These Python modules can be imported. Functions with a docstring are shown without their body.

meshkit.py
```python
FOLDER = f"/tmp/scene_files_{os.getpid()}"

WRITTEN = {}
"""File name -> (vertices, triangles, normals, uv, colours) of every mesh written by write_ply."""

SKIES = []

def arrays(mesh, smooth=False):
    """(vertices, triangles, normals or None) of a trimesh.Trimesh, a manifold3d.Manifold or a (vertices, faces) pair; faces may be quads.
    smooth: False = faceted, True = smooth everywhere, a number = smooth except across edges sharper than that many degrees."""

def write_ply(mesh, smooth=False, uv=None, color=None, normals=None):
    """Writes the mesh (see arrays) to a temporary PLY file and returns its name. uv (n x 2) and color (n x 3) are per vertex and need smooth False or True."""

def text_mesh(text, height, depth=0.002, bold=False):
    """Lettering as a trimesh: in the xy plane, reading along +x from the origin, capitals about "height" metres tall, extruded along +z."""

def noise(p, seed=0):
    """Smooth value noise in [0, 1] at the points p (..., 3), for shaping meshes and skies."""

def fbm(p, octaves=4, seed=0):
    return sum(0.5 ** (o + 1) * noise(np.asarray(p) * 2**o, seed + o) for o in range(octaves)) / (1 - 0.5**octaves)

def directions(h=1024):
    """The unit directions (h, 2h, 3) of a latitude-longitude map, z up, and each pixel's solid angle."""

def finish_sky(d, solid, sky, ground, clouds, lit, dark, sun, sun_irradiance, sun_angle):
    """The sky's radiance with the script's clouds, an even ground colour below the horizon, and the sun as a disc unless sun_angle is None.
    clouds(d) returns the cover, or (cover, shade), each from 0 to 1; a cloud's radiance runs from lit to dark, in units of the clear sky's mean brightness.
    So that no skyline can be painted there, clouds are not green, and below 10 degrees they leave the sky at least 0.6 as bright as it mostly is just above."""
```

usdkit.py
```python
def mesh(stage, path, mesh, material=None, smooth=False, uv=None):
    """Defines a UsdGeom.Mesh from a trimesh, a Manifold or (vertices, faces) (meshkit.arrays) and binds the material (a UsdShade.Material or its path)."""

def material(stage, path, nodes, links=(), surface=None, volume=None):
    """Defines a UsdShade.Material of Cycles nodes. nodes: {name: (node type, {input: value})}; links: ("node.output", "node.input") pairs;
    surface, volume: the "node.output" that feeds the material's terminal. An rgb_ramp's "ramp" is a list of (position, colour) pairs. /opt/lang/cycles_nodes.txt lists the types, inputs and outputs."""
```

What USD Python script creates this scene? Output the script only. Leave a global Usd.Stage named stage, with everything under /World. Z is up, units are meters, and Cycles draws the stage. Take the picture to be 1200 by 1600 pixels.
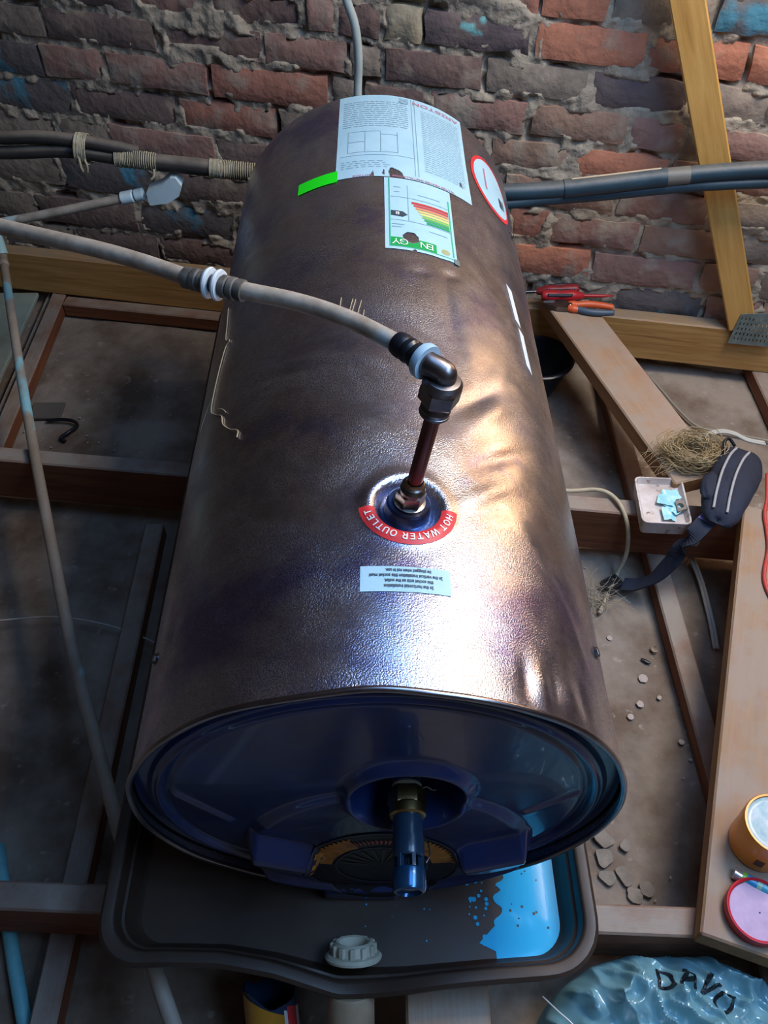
import math, random
import numpy as np, trimesh, usdkit, meshkit
from pxr import Gf, Sdf, Usd, UsdGeom, UsdLux, UsdShade, Vt
from shapely.geometry import Polygon, Point, box as sbox
from shapely import affinity
from shapely.ops import unary_union

stage = Usd.Stage.CreateInMemory()
UsdGeom.SetStageUpAxis(stage, UsdGeom.Tokens.z)
UsdGeom.SetStageMetersPerUnit(stage, 1.0)
UsdGeom.Xform.Define(stage, '/World')
UsdGeom.Scope.Define(stage, '/World/Looks')

# ------------------------------------------------------------------ camera
PITCH, YAW = math.radians(49.25), math.radians(-0.487)
CAMPOS = (0.0038, -0.3412, 0.8837)
cam = UsdGeom.Camera.Define(stage, '/World/camera')
cam.CreateHorizontalApertureAttr(36.0)
cam.CreateVerticalApertureAttr(48.0)
cam.CreateFocalLengthAttr(39.0)
cam.CreateClippingRangeAttr(Gf.Vec2f(0.02, 50))
cy_, sy_ = math.cos(YAW), math.sin(YAW)
def _z(v): return np.array([cy_*v[0]-sy_*v[1], sy_*v[0]+cy_*v[1], v[2]])
_r = _z((1, 0, 0)); _u = _z((0, math.sin(PITCH), math.cos(PITCH))); _f = _z((0, math.cos(PITCH), -math.sin(PITCH)))
cam.AddTransformOp().Set(Gf.Matrix4d(*_r, 0, *_u, 0, *(-_f), 0, *CAMPOS, 1))
cam.CreateExposureAttr(0.88)

# ------------------------------------------------------------------ light
# The roof on the right-hand side has its tiles off: sky comes in there, brightest near the wall.
ROOF_X0, ROOF_Z0, ROOF_S = 0.1, 1.75, 0.36         # ridge and slope of the roof
def roof_z(x): return ROOF_Z0 - ROOF_S * abs(x - ROOF_X0)
def quad_light(name, x0, x1, y0, y1, lift, color, intensity):
    l = UsdLux.RectLight.Define(stage, '/World/' + name)
    xc = (x0 + x1) / 2
    l.CreateWidthAttr((x1 - x0) * math.sqrt(1 + ROOF_S**2)); l.CreateHeightAttr(y1 - y0)
    l.CreateColorAttr(Gf.Vec3f(*color)); l.CreateIntensityAttr(intensity)
    l.AddTranslateOp().Set((xc, (y0 + y1) / 2, roof_z(xc) + lift))
    l.AddRotateYOp().Set(math.degrees(math.atan(ROOF_S)))
    return l
OPEN = [(0.66, 1.24, -0.75, 0.36), (0.68, 1.24, 0.44, 1.04), (0.13, 0.52, -0.15, 0.95)]     # the two gaps between rafters, and the added ridge opening (x0, x1, y0, y1)
quad_light('sky_light', *OPEN[0], 0.10, (0.36, 0.60, 1.0), 5.0)
quad_light('bright_sky_light', *OPEN[1], 0.10, (1.0, 0.88, 0.74), 15.0)
sun_spot = UsdLux.SphereLight.Define(stage, '/World/added_sun_spot')     # added spot standing in for sun on the out-of-view wall at the right
sun_spot.CreateRadiusAttr(0.03); sun_spot.CreateColorAttr(Gf.Vec3f(1.0, 0.80, 0.55)); sun_spot.CreateIntensityAttr(60000)
_a, _b = np.array([1.9, 0.1, 1.02]), np.array([1.22, 1.20, 0.66])
_d = (_b - _a) / np.linalg.norm(_b - _a); _x = np.cross([0, 0, 1], -_d); _x /= np.linalg.norm(_x); _y = np.cross(-_d, _x)
sun_spot.AddTransformOp().Set(Gf.Matrix4d(*_x, 0, *_y, 0, *(-_d), 0, *_a, 1))
_sh = UsdLux.ShapingAPI.Apply(sun_spot.GetPrim()); _sh.CreateShapingConeAngleAttr(12.0); _sh.CreateShapingConeSoftnessAttr(0.5)
quad_light('added_ridge_light', *OPEN[2], 0.10, (0.18, 0.46, 1.0), 2.5)                # added opening by the ridge, for the blue tint on the shell
dome = UsdLux.DomeLight.Define(stage, '/World/sky')
dome.CreateColorAttr(Gf.Vec3f(0.35, 0.6, 1.0)); dome.CreateIntensityAttr(0.3)

# ------------------------------------------------------------------ helpers: colours and materials
def lin(h):
    h = h.lstrip('#'); c = [int(h[i:i+2], 16) / 255 for i in (0, 2, 4)]
    return tuple(x / 12.92 if x <= .04045 else ((x + .055) / 1.055) ** 2.4 for x in c)
_mats = {}
def mat(name, color, rough=0.55, metal=0.0, color2=None, nscale=8.0, lo=0.35, hi=0.65, stretch=None, bump=0.0, bscale=60.0, bdist=0.004,
        dust=None, dust_amt=0.0, ior=1.5, coat=0.0, trans=0.0, color3=None, n3=30.0, lo3=.55, hi3=.7, rough2=None, spec=0.5, local=True, emit=None):
    """A principled material: two tones by noise, specks of a third, bump, and dust lying on what faces up."""
    if name in _mats: return _mats[name]  # a material is made once
    N = {'tc': ('texture_coordinate', {}), 'geo': ('geometry', {}), 'p': ('principled_bsdf', dict(roughness=rough, metallic=metal, ior=ior, coat_weight=coat, transmission_weight=trans, specular_ior_level=spec))}
    L = []
    src = 'tc.object' if local else 'geo.position'
    if stretch:
        N['mp'] = ('mapping', {'scale': stretch}); L.append((src, 'mp.vector')); src = 'mp.vector'
    cur = None
    if color2 is not None:
        N['n1'] = ('noise_texture', {'scale': nscale, 'detail': 5.0, 'roughness': .6}); L.append((src, 'n1.vector'))
        N['r1'] = ('rgb_ramp', {'ramp': [(0, color), (lo, color), (hi, color2), (1, color2)]}); L.append(('n1.fac', 'r1.fac'))
        cur = 'r1.color'
        if rough2 is not None:
            N['rr'] = ('map_range', dict(from_min=lo, from_max=hi, to_min=rough, to_max=rough2, clamp=True)); L += [('n1.fac', 'rr.value'), ('rr.result', 'p.roughness')]
    if color3 is not None:
        N['n3'] = ('noise_texture', {'scale': n3, 'detail': 3.0}); L.append((src, 'n3.vector'))
        N['m3'] = ('map_range', dict(from_min=lo3, from_max=hi3, to_min=0., to_max=1., clamp=True)); L.append(('n3.fac', 'm3.value'))
        N['x3'] = ('mix', dict(color1=color, color2=color3)); L.append(('m3.result', 'x3.fac'))
        if cur: L.append((cur, 'x3.color1'))
        cur = 'x3.color'
    if dust is not None:
        N['sx'] = ('separate_xyz', {}); L.append(('geo.normal', 'sx.vector'))
        N['dm'] = ('map_range', dict(from_min=.35, from_max=.85, to_min=0., to_max=dust_amt, clamp=True)); L.append(('sx.z', 'dm.value'))
        N['dn'] = ('noise_texture', {'scale': 14.0, 'detail': 6.0, 'roughness': .65}); L.append(('geo.position', 'dn.vector'))
        N['dr'] = ('map_range', dict(from_min=.32, from_max=.58, to_min=.4, to_max=1., clamp=True)); L.append(('dn.fac', 'dr.value'))
        N['mul'] = ('math', dict(math_type='multiply')); L += [('dm.result', 'mul.value1'), ('dr.result', 'mul.value2')]
        N['xd'] = ('mix', dict(color1=color, color2=dust)); L.append(('mul.value', 'xd.fac'))
        if cur: L.append((cur, 'xd.color1'))
        cur = 'xd.color'
    if cur: L.append((cur, 'p.base_color'))
    else: N['p'][1]['base_color'] = color
    if bump:
        N['bn'] = ('noise_texture', {'scale': bscale, 'detail': 4.0}); L.append((src, 'bn.vector'))
        N['b'] = ('bump', dict(strength=bump, distance=bdist)); L += [('bn.fac', 'b.height'), ('b.normal', 'p.normal')]
    if emit: N['p'][1].update(emission_color=emit[0], emission_strength=emit[1])
    m = usdkit.material(stage, '/World/Looks/' + name, N, L, surface='p.BSDF')
    _mats[name] = m
    return m

# ------------------------------------------------------------------ helpers: scene graph
_used = {}
def numbered(parent, name):
    k = (parent, name); n = _used.get(k, -1) + 1; _used[k] = n
    return name if n == 0 else '%s_%03d' % (name, n)
def keys(p, label=None, cat=None, group=None, kind=None):
    for k, v in (('label', label), ('category', cat), ('group', group), ('kind', kind)):
        if v: p.SetCustomDataByKey(k, v)
def mtx(rows3=None, t=(0, 0, 0)):
    R = np.eye(3) if rows3 is None else np.asarray(rows3, float)      # rows3: images of the x, y, z axes
    return Gf.Matrix4d(*map(float, R[0]), 0, *map(float, R[1]), 0, *map(float, R[2]), 0, *map(float, t), 1)
def rotz(d):
    c, s = math.cos(math.radians(d)), math.sin(math.radians(d)); return np.array([[c, s, 0], [-s, c, 0], [0, 0, 1]])
def thing(name, label, cat, M=None, group=None, kind=None):
    x = UsdGeom.Xform.Define(stage, '/World/' + numbered('/World', name))
    if M is not None: x.AddTransformOp().Set(M)
    keys(x.GetPrim(), label, cat, group, kind)
    return x.GetPath().pathString
def obj(name, mesh, m, parent='/World', smooth=False, label=None, cat=None, group=None, kind=None, M=None):
    if isinstance(mesh, list): mesh = trimesh.util.concatenate(mesh)
    path = parent + '/' + numbered(parent, name)
    g = usdkit.mesh(stage, path, mesh, m, smooth=smooth)
    if M is not None: g.AddTransformOp().Set(M)
    keys(g.GetPrim(), label, cat, group, kind)
    return path

# ------------------------------------------------------------------ helpers: shapes
def T(m, t=(0, 0, 0), R=None):
    m = m.copy()
    v = np.asarray(m.vertices)
    if R is not None: v = v @ np.asarray(R, float)
    m.vertices = v + np.asarray(t, float)
    return m
def tm(v, f): return trimesh.Trimesh(np.asarray(v, float), np.asarray(f, int), process=False)
def rbox(sx, sy, sz, r=0.002, t=(0, 0, 0), R=None):
    """A box with chamfered edges, centred on the origin before it is placed."""
    a, b, c = sx/2, sy/2, sz/2; r = min(r, a*.9, b*.9, c*.9); P = []
    for x in (-1, 1):
        for y in (-1, 1):
            for z in (-1, 1):
                P += [(x*a, y*(b-r), z*(c-r)), (x*(a-r), y*b, z*(c-r)), (x*(a-r), y*(b-r), z*c)]
    h = trimesh.convex.convex_hull(np.array(P))
    return T(h, t, R)
def smooth_path(P, n=8):
    P = np.asarray(P, float)
    if len(P) < 3: return np.linspace(P[0], P[-1], n + 1)
    Q = np.vstack([2*P[0]-P[1], P, 2*P[-1]-P[-2]]); out = []
    for i in range(1, len(Q)-2):
        for u in np.linspace(0, 1, n, endpoint=False):
            p0, p1, p2, p3 = Q[i-1:i+3]
            out.append(.5*((2*p1)+(-p0+p2)*u+(2*p0-5*p1+4*p2-p3)*u*u+(-p0+3*p1-3*p2+p3)*u**3))
    return np.vstack([out, P[-1]])
def tube(P, r, seg=14, n=8, raw=False, caps=True, squash=None):
    """A tube along the points; r is one radius or one per resampled point; squash=(k, dir) flattens it."""
    P = np.asarray(P, float) if raw else smooth_path(P, n)
    r = np.full(len(P), r) if np.ndim(r) == 0 else np.interp(np.linspace(0, 1, len(P)), np.linspace(0, 1, len(r)), r)
    tan = np.gradient(P, axis=0); tan /= np.linalg.norm(tan, axis=1, keepdims=True) + 1e-12
    ref = np.array([0, 0, 1.]) if abs(tan[0, 2]) < .9 else np.array([1., 0, 0])
    u = np.cross(ref, tan[0]); u /= np.linalg.norm(u)
    V = []; ang = np.linspace(0, 2*np.pi, seg, endpoint=False)
    for i in range(len(P)):
        u = u - tan[i]*(u@tan[i]); u /= np.linalg.norm(u); w = np.cross(tan[i], u)
        V.append(P[i] + r[i]*(np.cos(ang)[:, None]*u + (squash or 1.)*np.sin(ang)[:, None]*w))
    V = np.vstack(V); F = []
    for i in range(len(P)-1):
        a = i*seg + np.arange(seg); b = i*seg + (np.arange(seg)+1) % seg
        F += [np.c_[a, b, b+seg], np.c_[a, b+seg, a+seg]]
    F = np.vstack(F)
    if caps:
        c0, c1 = len(V), len(V)+1; V = np.vstack([V, P[0], P[-1]]); a = np.arange(seg); b = (a+1) % seg; o = (len(P)-1)*seg
        F = np.vstack([F, np.c_[b, a, np.full(seg, c0)], np.c_[a+o, b+o, np.full(seg, c1)]])
    return tm(V, F)
def lathe(prof, seg=48, zfun=None):
    prof = np.asarray(prof, float); a = np.linspace(0, 2*np.pi, seg, endpoint=False); k = len(prof)
    V = np.array([[r*np.cos(t), r*np.sin(t), z] for t in a for r, z in prof]); F = []
    for i in range(seg):
        j = (i+1) % seg
        for q in range(k-1):
            A, B, C, D = i*k+q, j*k+q, j*k+q+1, i*k+q+1
            if prof[q, 0] > 1e-9: F.append((A, B, C))
            if prof[q+1, 0] > 1e-9: F.append((A, C, D))
    return tm(V, F)
def frame(d, up=(0, 0, 1)):
    """Rows: images of x, y, z with z along d."""
    d = np.asarray(d, float); d = d/np.linalg.norm(d); up = np.asarray(up, float)
    x = np.cross(up, d)
    if np.linalg.norm(x) < 1e-6: x = np.array([1., 0, 0])
    x /= np.linalg.norm(x); return np.array([x, np.cross(d, x), d])
def extrude(poly, h, t=(0, 0, 0), R=None):
    g = [poly] if poly.geom_type == 'Polygon' else list(poly.geoms)
    m = trimesh.util.concatenate([trimesh.creation.extrude_polygon(p, h, engine='earcut') for p in g if p.area > 1e-10])
    return T(m, t, R)
def rrect(x0, y0, x1, y1, r): return sbox(x0+r, y0+r, x1-r, y1-r).buffer(r, quad_segs=6)
def hexprism(r, h, z0=0):
    m = lathe([(0, z0), (r*.93, z0), (r, z0+h*.12), (r, z0+h*.88), (r*.93, z0+h), (0, z0+h)], 6); return m
def grid_mesh(X, Y, Z):
    """A height field over 2-D arrays."""
    h, w = X.shape; V = np.c_[X.ravel(), Y.ravel(), Z.ravel()]; i = np.arange(h*w).reshape(h, w)
    a, b, c, d = i[:-1, :-1].ravel(), i[:-1, 1:].ravel(), i[1:, 1:].ravel(), i[1:, :-1].ravel()
    return tm(V, np.vstack([np.c_[a, b, c], np.c_[a, c, d]]))
fbm, noise = meshkit.fbm, meshkit.noise
def lump(rx, ry, rz, sub=3, amp=.2, freq=2.0, seed=0, t=(0, 0, 0), R=None):
    m = trimesh.creation.icosphere(subdivisions=sub); v = np.asarray(m.vertices)
    k = 1 + amp*2*(fbm(v*freq+seed*7.3+20, 3, seed)-.5)
    m.vertices = v*k[:, None]*[rx, ry, rz]; return T(m, t, R)
def sstep(a, b, x):
    t = np.clip((np.asarray(x, float)-a)/(b-a), 0, 1); return t*t*(3-2*t)

# ------------------------------------------------------------------ palette
W_PINE = mat('pine', lin('#b98f55'), .6, color2=lin('#a27640'), nscale=5, stretch=(1, 14, 14), bump=.25, bscale=9, dust=lin('#8d8172'), dust_amt=.75, color3=lin('#8a5f31'), n3=3, lo3=.62, hi3=.72)
W_FRESH = mat('fresh_pine', lin('#d2a45c'), .55, color2=lin('#be8d47'), nscale=5, stretch=(1, 12, 12), bump=.15, bscale=9, color3=lin('#a8783c'), n3=3, lo3=.6, hi3=.72)
W_OLD = mat('old_timber', lin('#7d4a2c'), .7, color2=lin('#66381f'), nscale=5, stretch=(1, 14, 14), bump=.3, bscale=9, dust=lin('#91867a'), dust_amt=.95)
W_PLANK = mat('dusty_plank', lin('#a87c52'), .65, color2=lin('#94693f'), nscale=4, stretch=(1, 14, 14), bump=.25, bscale=9, dust=lin('#97897b'), dust_amt=.9, color3=lin('#9c6a5c'), n3=2.2, lo3=.62, hi3=.75)
W_SIDE = mat('ochre_plank', lin('#a1723a'), .65, color2=lin('#8a5f30'), nscale=4, stretch=(1, 14, 14), bump=.25, bscale=9, dust=lin('#8f8376'), dust_amt=.85, color3=lin('#96604f'), n3=9, lo3=.56, hi3=.68)
DUST = lin('#8f867b')
M_FLOOR = mat('ceiling_dust', lin('#94877a'), .95, color2=lin('#6a594b'), nscale=7, lo=.38, hi=.66, bump=.5, bscale=45, bdist=.006, color3=lin('#a09587'), n3=38, lo3=.66, hi3=.76, local=False, spec=.1)
M_MORTAR = mat('mortar', lin('#b6aa96'), .95, color2=lin('#9e9282'), nscale=9, bump=.8, bscale=70, bdist=.006, color3=lin('#a69a84'), n3=26, lo3=.6, hi3=.75, spec=.1)
BR = {}; LIN = lin
def brick_mat(k, a, b, c, n3=14, lo3=.56, hi3=.68):
    lin = lambda h: tuple(1.28*x for x in LIN(h))
    BR[k] = mat('brick_' + k, lin(a), .92, color2=lin(b), nscale=11, lo=.35, hi=.62, bump=.7, bscale=55, bdist=.005, color3=lin(c), n3=n3, lo3=lo3, hi3=hi3, spec=.15)
brick_mat('grey', '#928577', '#766b60', '#9a8d7d')
brick_mat('plum', '#7e675c', '#6d5a56', '#948475')
brick_mat('slate', '#7a6a60', '#6a5a57', '#918372')
brick_mat('rust', '#987468', '#8a6d63', '#9a8d7f', lo3=.48)
brick_mat('red', '#a0705f', '#936758', '#9d8c7c', lo3=.52)
brick_mat('orange', '#b67a60', '#a87059', '#a48a76', lo3=.56)
brick_mat('tan', '#9a7c6a', '#897060', '#998b7a', lo3=.5)
brick_mat('pink', '#957569', '#866a60', '#9c8f80', lo3=.5)
brick_mat('cream', '#a59a86', '#91866f', '#776c60')
brick_mat('blue', '#6a6360', '#5e5856', '#4b7f91', n3=8, lo3=.56, hi3=.64)
brick_mat('teal', '#71645e', '#625658', '#79b0ae', n3=9, lo3=.63, hi3=.66)
M_PVC = mat('dusty_white_pipe', lin('#b8ae9f'), .6, color2=lin('#958a7b'), nscale=22, bump=.1, color3=lin('#b9d2d3'), n3=9, lo3=.6, hi3=.66)
M_PIPE = mat('grey_plastic_pipe', lin('#b5a694'), .55, color2=lin('#94836f'), nscale=45, color3=lin('#a8c4cc'), n3=7, lo3=.6, hi3=.66, bump=.1, bscale=120)
M_WHITE = mat('white_plastic', lin('#d9e0e0'), .35)
M_HOSE = mat('dark_foam_insulation', lin('#24404e'), .5, color2=lin('#1d323e'), nscale=12, dust=lin('#9b9080'), dust_amt=.28, bump=.15)
M_HOSE_L = mat('dusty_foam_insulation', lin('#3a3633'), .7, color2=lin('#2b2826'), nscale=12, dust=lin('#857a6c'), dust_amt=.8, bump=.15)
M_STRING = mat('cream_string', lin('#b9b196'), .85, color2=lin('#988f76'), nscale=60)
M_NAVY = mat('navy_plastic', lin('#1a3166'), .22, color2=lin('#232a44'), nscale=6, rough2=.3, coat=.4, bump=.03, bscale=200)
M_BLACK = mat('black_plastic', lin('#15181f'), .35)
M_PAN = mat('dark_tray_plastic', lin('#2b211c'), .42, color2=lin('#38291f'), nscale=6, rough2=.6, dust=lin('#54473c'), dust_amt=.25)
M_BRASS = mat('brass', lin('#b9a06a'), .32, 1.0, color2=lin('#8e7a52'), nscale=30)
M_CHROME = mat('dull_chrome', lin('#9b958f'), .3, 1.0, color2=lin('#6f6864'), nscale=40)
M_DARKMETAL = mat('tarnished_metal', lin('#8d8684'), .34, 1.0, color2=lin('#6a6363'), nscale=25)
M_COPPER = mat('tarnished_copper', lin('#7a4a42'), .36, 1.0, color2=lin('#5a3230'), nscale=9, stretch=(1, 1, .3), color3=lin('#a03a3a'), n3=8, lo3=.66, hi3=.8)
M_ZINC = mat('zinc_plate', lin('#8fa09e'), .5, .6, color2=lin('#6f807f'), nscale=40, bump=.3)
M_BLUEBLACK = mat('blue_black_plastic', lin('#1d3346'), .28, coat=.3)
M_LABEL = mat('printed_label', lin('#b2d8e8'), .42, color2=lin('#a5cee0'), nscale=14, local=False)
M_RED = mat('red_print', lin('#d8363a'), .45)
M_INK = mat('grey_print', lin('#8aabbb'), .5)
M_INKDARK = mat('dark_print', lin('#3a4652'), .5)
M_REDINK = mat('faded_red_print', lin('#b87f93'), .5)
M_WHITEINK = mat('white_print', lin('#f2f2f0'), .5)
M_GREEN = mat('green_print', lin('#12a04c'), .5)
M_TAPE = mat('green_tape', lin('#14f01c'), .45)

# ------------------------------------------------------------------ the setting
rng = np.random.default_rng(7)
FZ = -0.462                                                       # top of the ceiling boards: the floor of the roof space
xs, ys = np.arange(-1.75, 1.75, .009), np.arange(-.75, 1.95, .009)
X, Y = np.meshgrid(xs, ys)
P = np.stack([X, Y, 0*X], -1)
Z = FZ - .004 + .010*(fbm(P*9+5, 4, 3)-.5) + .010*np.clip(fbm(P*30+9, 3, 5)-.58, 0, 1)
obj('floor', grid_mesh(X, Y, Z), M_FLOOR, kind='structure', smooth=True)
obj('floor', [rbox(9, .6, .02, t=(0, -1.05, FZ-.02)), rbox(2.2, 2.9, .02, t=(-2.85, .6, FZ-.02)), rbox(2.2, 2.9, .02, t=(2.85, .6, FZ-.02))], M_FLOOR, kind='structure')

# the brick wall: local x runs along it, y into it
WQ = (0.564, 1.35, 0.0); WA = -13.0
wall = UsdGeom.Xform.Define(stage, '/World/wall_back'); wall.AddTransformOp().Set(mtx(rotz(WA), WQ)); keys(wall.GetPrim(), kind='structure')
WALL = '/World/wall_back'
rows = [  # z at the left (x=-1.2) and at the right (x=0); bricks (x0, x1, kind)
 (.280, .250, [(-1.6,-1.445,'grey'),(-1.437,-1.311,'grey'),(-1.30,-1.10,'slate'),(-1.09,-.945,'rust'),(-.934,-.732,'plum'),(-.722,-.664,'pink'),(-.655,-.57,'plum'),(-.559,-.484,'cream'),(-.477,-.270,'teal'),(-.254,-.047,'orange'),(-.038,.055,'red'),(.066,.14,'orange'),(.15,.254,'orange'),(.265,.45,'rust'),(.46,.66,'grey')]),
 (.206, .172, [(-1.7,-1.475,'slate'),(-1.465,-1.322,'grey'),(-1.313,-1.062,'slate'),(-1.053,-.825,'plum'),(-.815,-.64,'rust'),(-.63,-.566,'grey'),(-.556,-.358,'plum'),(-.345,-.147,'grey'),(-.131,.055,'teal'),(.066,.218,'grey'),(.23,.43,'pink'),(.44,.65,'rust')]),
 (.130, .095, [(-1.75,-1.528,'plum'),(-1.516,-1.352,'blue'),(-1.343,-1.197,'rust'),(-1.185,-.958,'rust'),(-.945,-.685,'red'),(-.673,-.61,'grey'),(-.6,-.475,'plum'),(-.459,-.259,'rust'),(-.245,-.049,'tan'),(-.039,.06,'rust'),(.07,.132,'grey'),(.143,.274,'pink'),(.285,.48,'tan'),(.49,.69,'rust')]),
 (.042, .022, [(-1.8,-1.615,'slate'),(-1.6,-1.305,'blue'),(-1.296,-1.047,'slate'),(-1.035,-.808,'red'),(-.796,-.70,'grey'),(-.69,-.5,'plum'),(-.49,-.333,'tan'),(-.323,-.153,'tan'),(-.141,.05,'orange'),(.06,.155,'tan'),(.166,.289,'pink'),(.3,.5,'grey')]),
 (-.038, -.056, [(-1.8,-1.6,'grey'),(-1.588,-1.365,'grey'),(-1.355,-1.232,'grey'),(-1.222,-.968,'rust'),(-.958,-.739,'slate'),(-.73,-.52,'plum'),(-.51,-.29,'slate'),(-.28,-.045,'tan'),(-.032,.159,'pink'),(.17,.36,'grey'),(.37,.56,'tan')]),
 (-.134, -.132, [(-1.85,-1.67,'slate'),(-1.657,-1.387,'grey'),(-1.377,-1.122,'blue'),(-1.112,-.873,'slate'),(-.86,-.65,'plum'),(-.64,-.45,'slate'),(-.44,-.274,'tan'),(-.264,-.175,'red'),(-.164,.023,'rust'),(.035,.24,'tan'),(.252,.42,'grey'),(.43,.6,'rust')]),
 (-.240, -.217, [(-1.9,-1.73,'grey'),(-1.72,-1.492,'grey'),(-1.483,-1.21,'slate'),(-1.199,-.944,'blue'),(-.93,-.7,'plum'),(-.69,-.48,'slate'),(-.47,-.27,'tan'),(-.26,-.067,'orange'),(-.057,.176,'pink'),(.187,.305,'tan'),(.314,.45,'grey'),(.46,.66,'pink')]),
 (-.325, -.303, [(-1.85,-1.63,'slate'),(-1.62,-1.40,'grey'),(-1.39,-1.17,'slate'),(-1.16,-.95,'plum'),(-.94,-.73,'slate'),(-.72,-.48,'plum'),(-.42,-.2,'tan'),(-.189,-.008,'grey'),(.005,.207,'blue'),(.22,.335,'rust'),(.345,.5,'tan')]),
 (-.41, -.385, [(-1.8,-1.6,'grey'),(-1.59,-1.38,'plum'),(-1.37,-1.16,'slate'),(-.5,-.3,'grey'),(-.29,-.09,'tan'),(-.08,.12,'rust'),(.13,.33,'grey'),(.34,.5,'tan')]),
]
top = [(.365, .328), (.445, .408), (.525, .488)]
kinds = ['grey', 'plum', 'slate', 'rust', 'red', 'tan', 'pink', 'orange']
for q, (a, b) in enumerate(top):
    L, x = [], -1.85 + .11*(q % 2)
    fixed = [(-.46,-.345,'grey'),(-.335,-.258,'red'),(-.25,-.132,'orange'),(-.122,.0,'grey'),(.012,.06,'grey'),(.069,.195,'blue'),(.207,.39,'orange')] if q == 0 else []
    while x < .62:
        w = .215 if rng.random() < .8 else .105
        if not (fixed and -.47 < x + w and x < .40): L.append((x, x+w-.012, kinds[rng.integers(len(kinds))]))
        x += w
    rows.insert(0, (a, b, L + fixed))
rows.sort(key=lambda r: -r[0])
def rowz(i, x): return rows[i][0] + (rows[i][1]-rows[i][0])*(np.asarray(x)+1.2)/1.2
GX, GZ = np.meshgrid(np.arange(-1.9, .76, .0055), np.arange(-.47, .60, .0055))
depth = np.full(GX.shape, -1.0)                                   # distance inside the nearest brick
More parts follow.
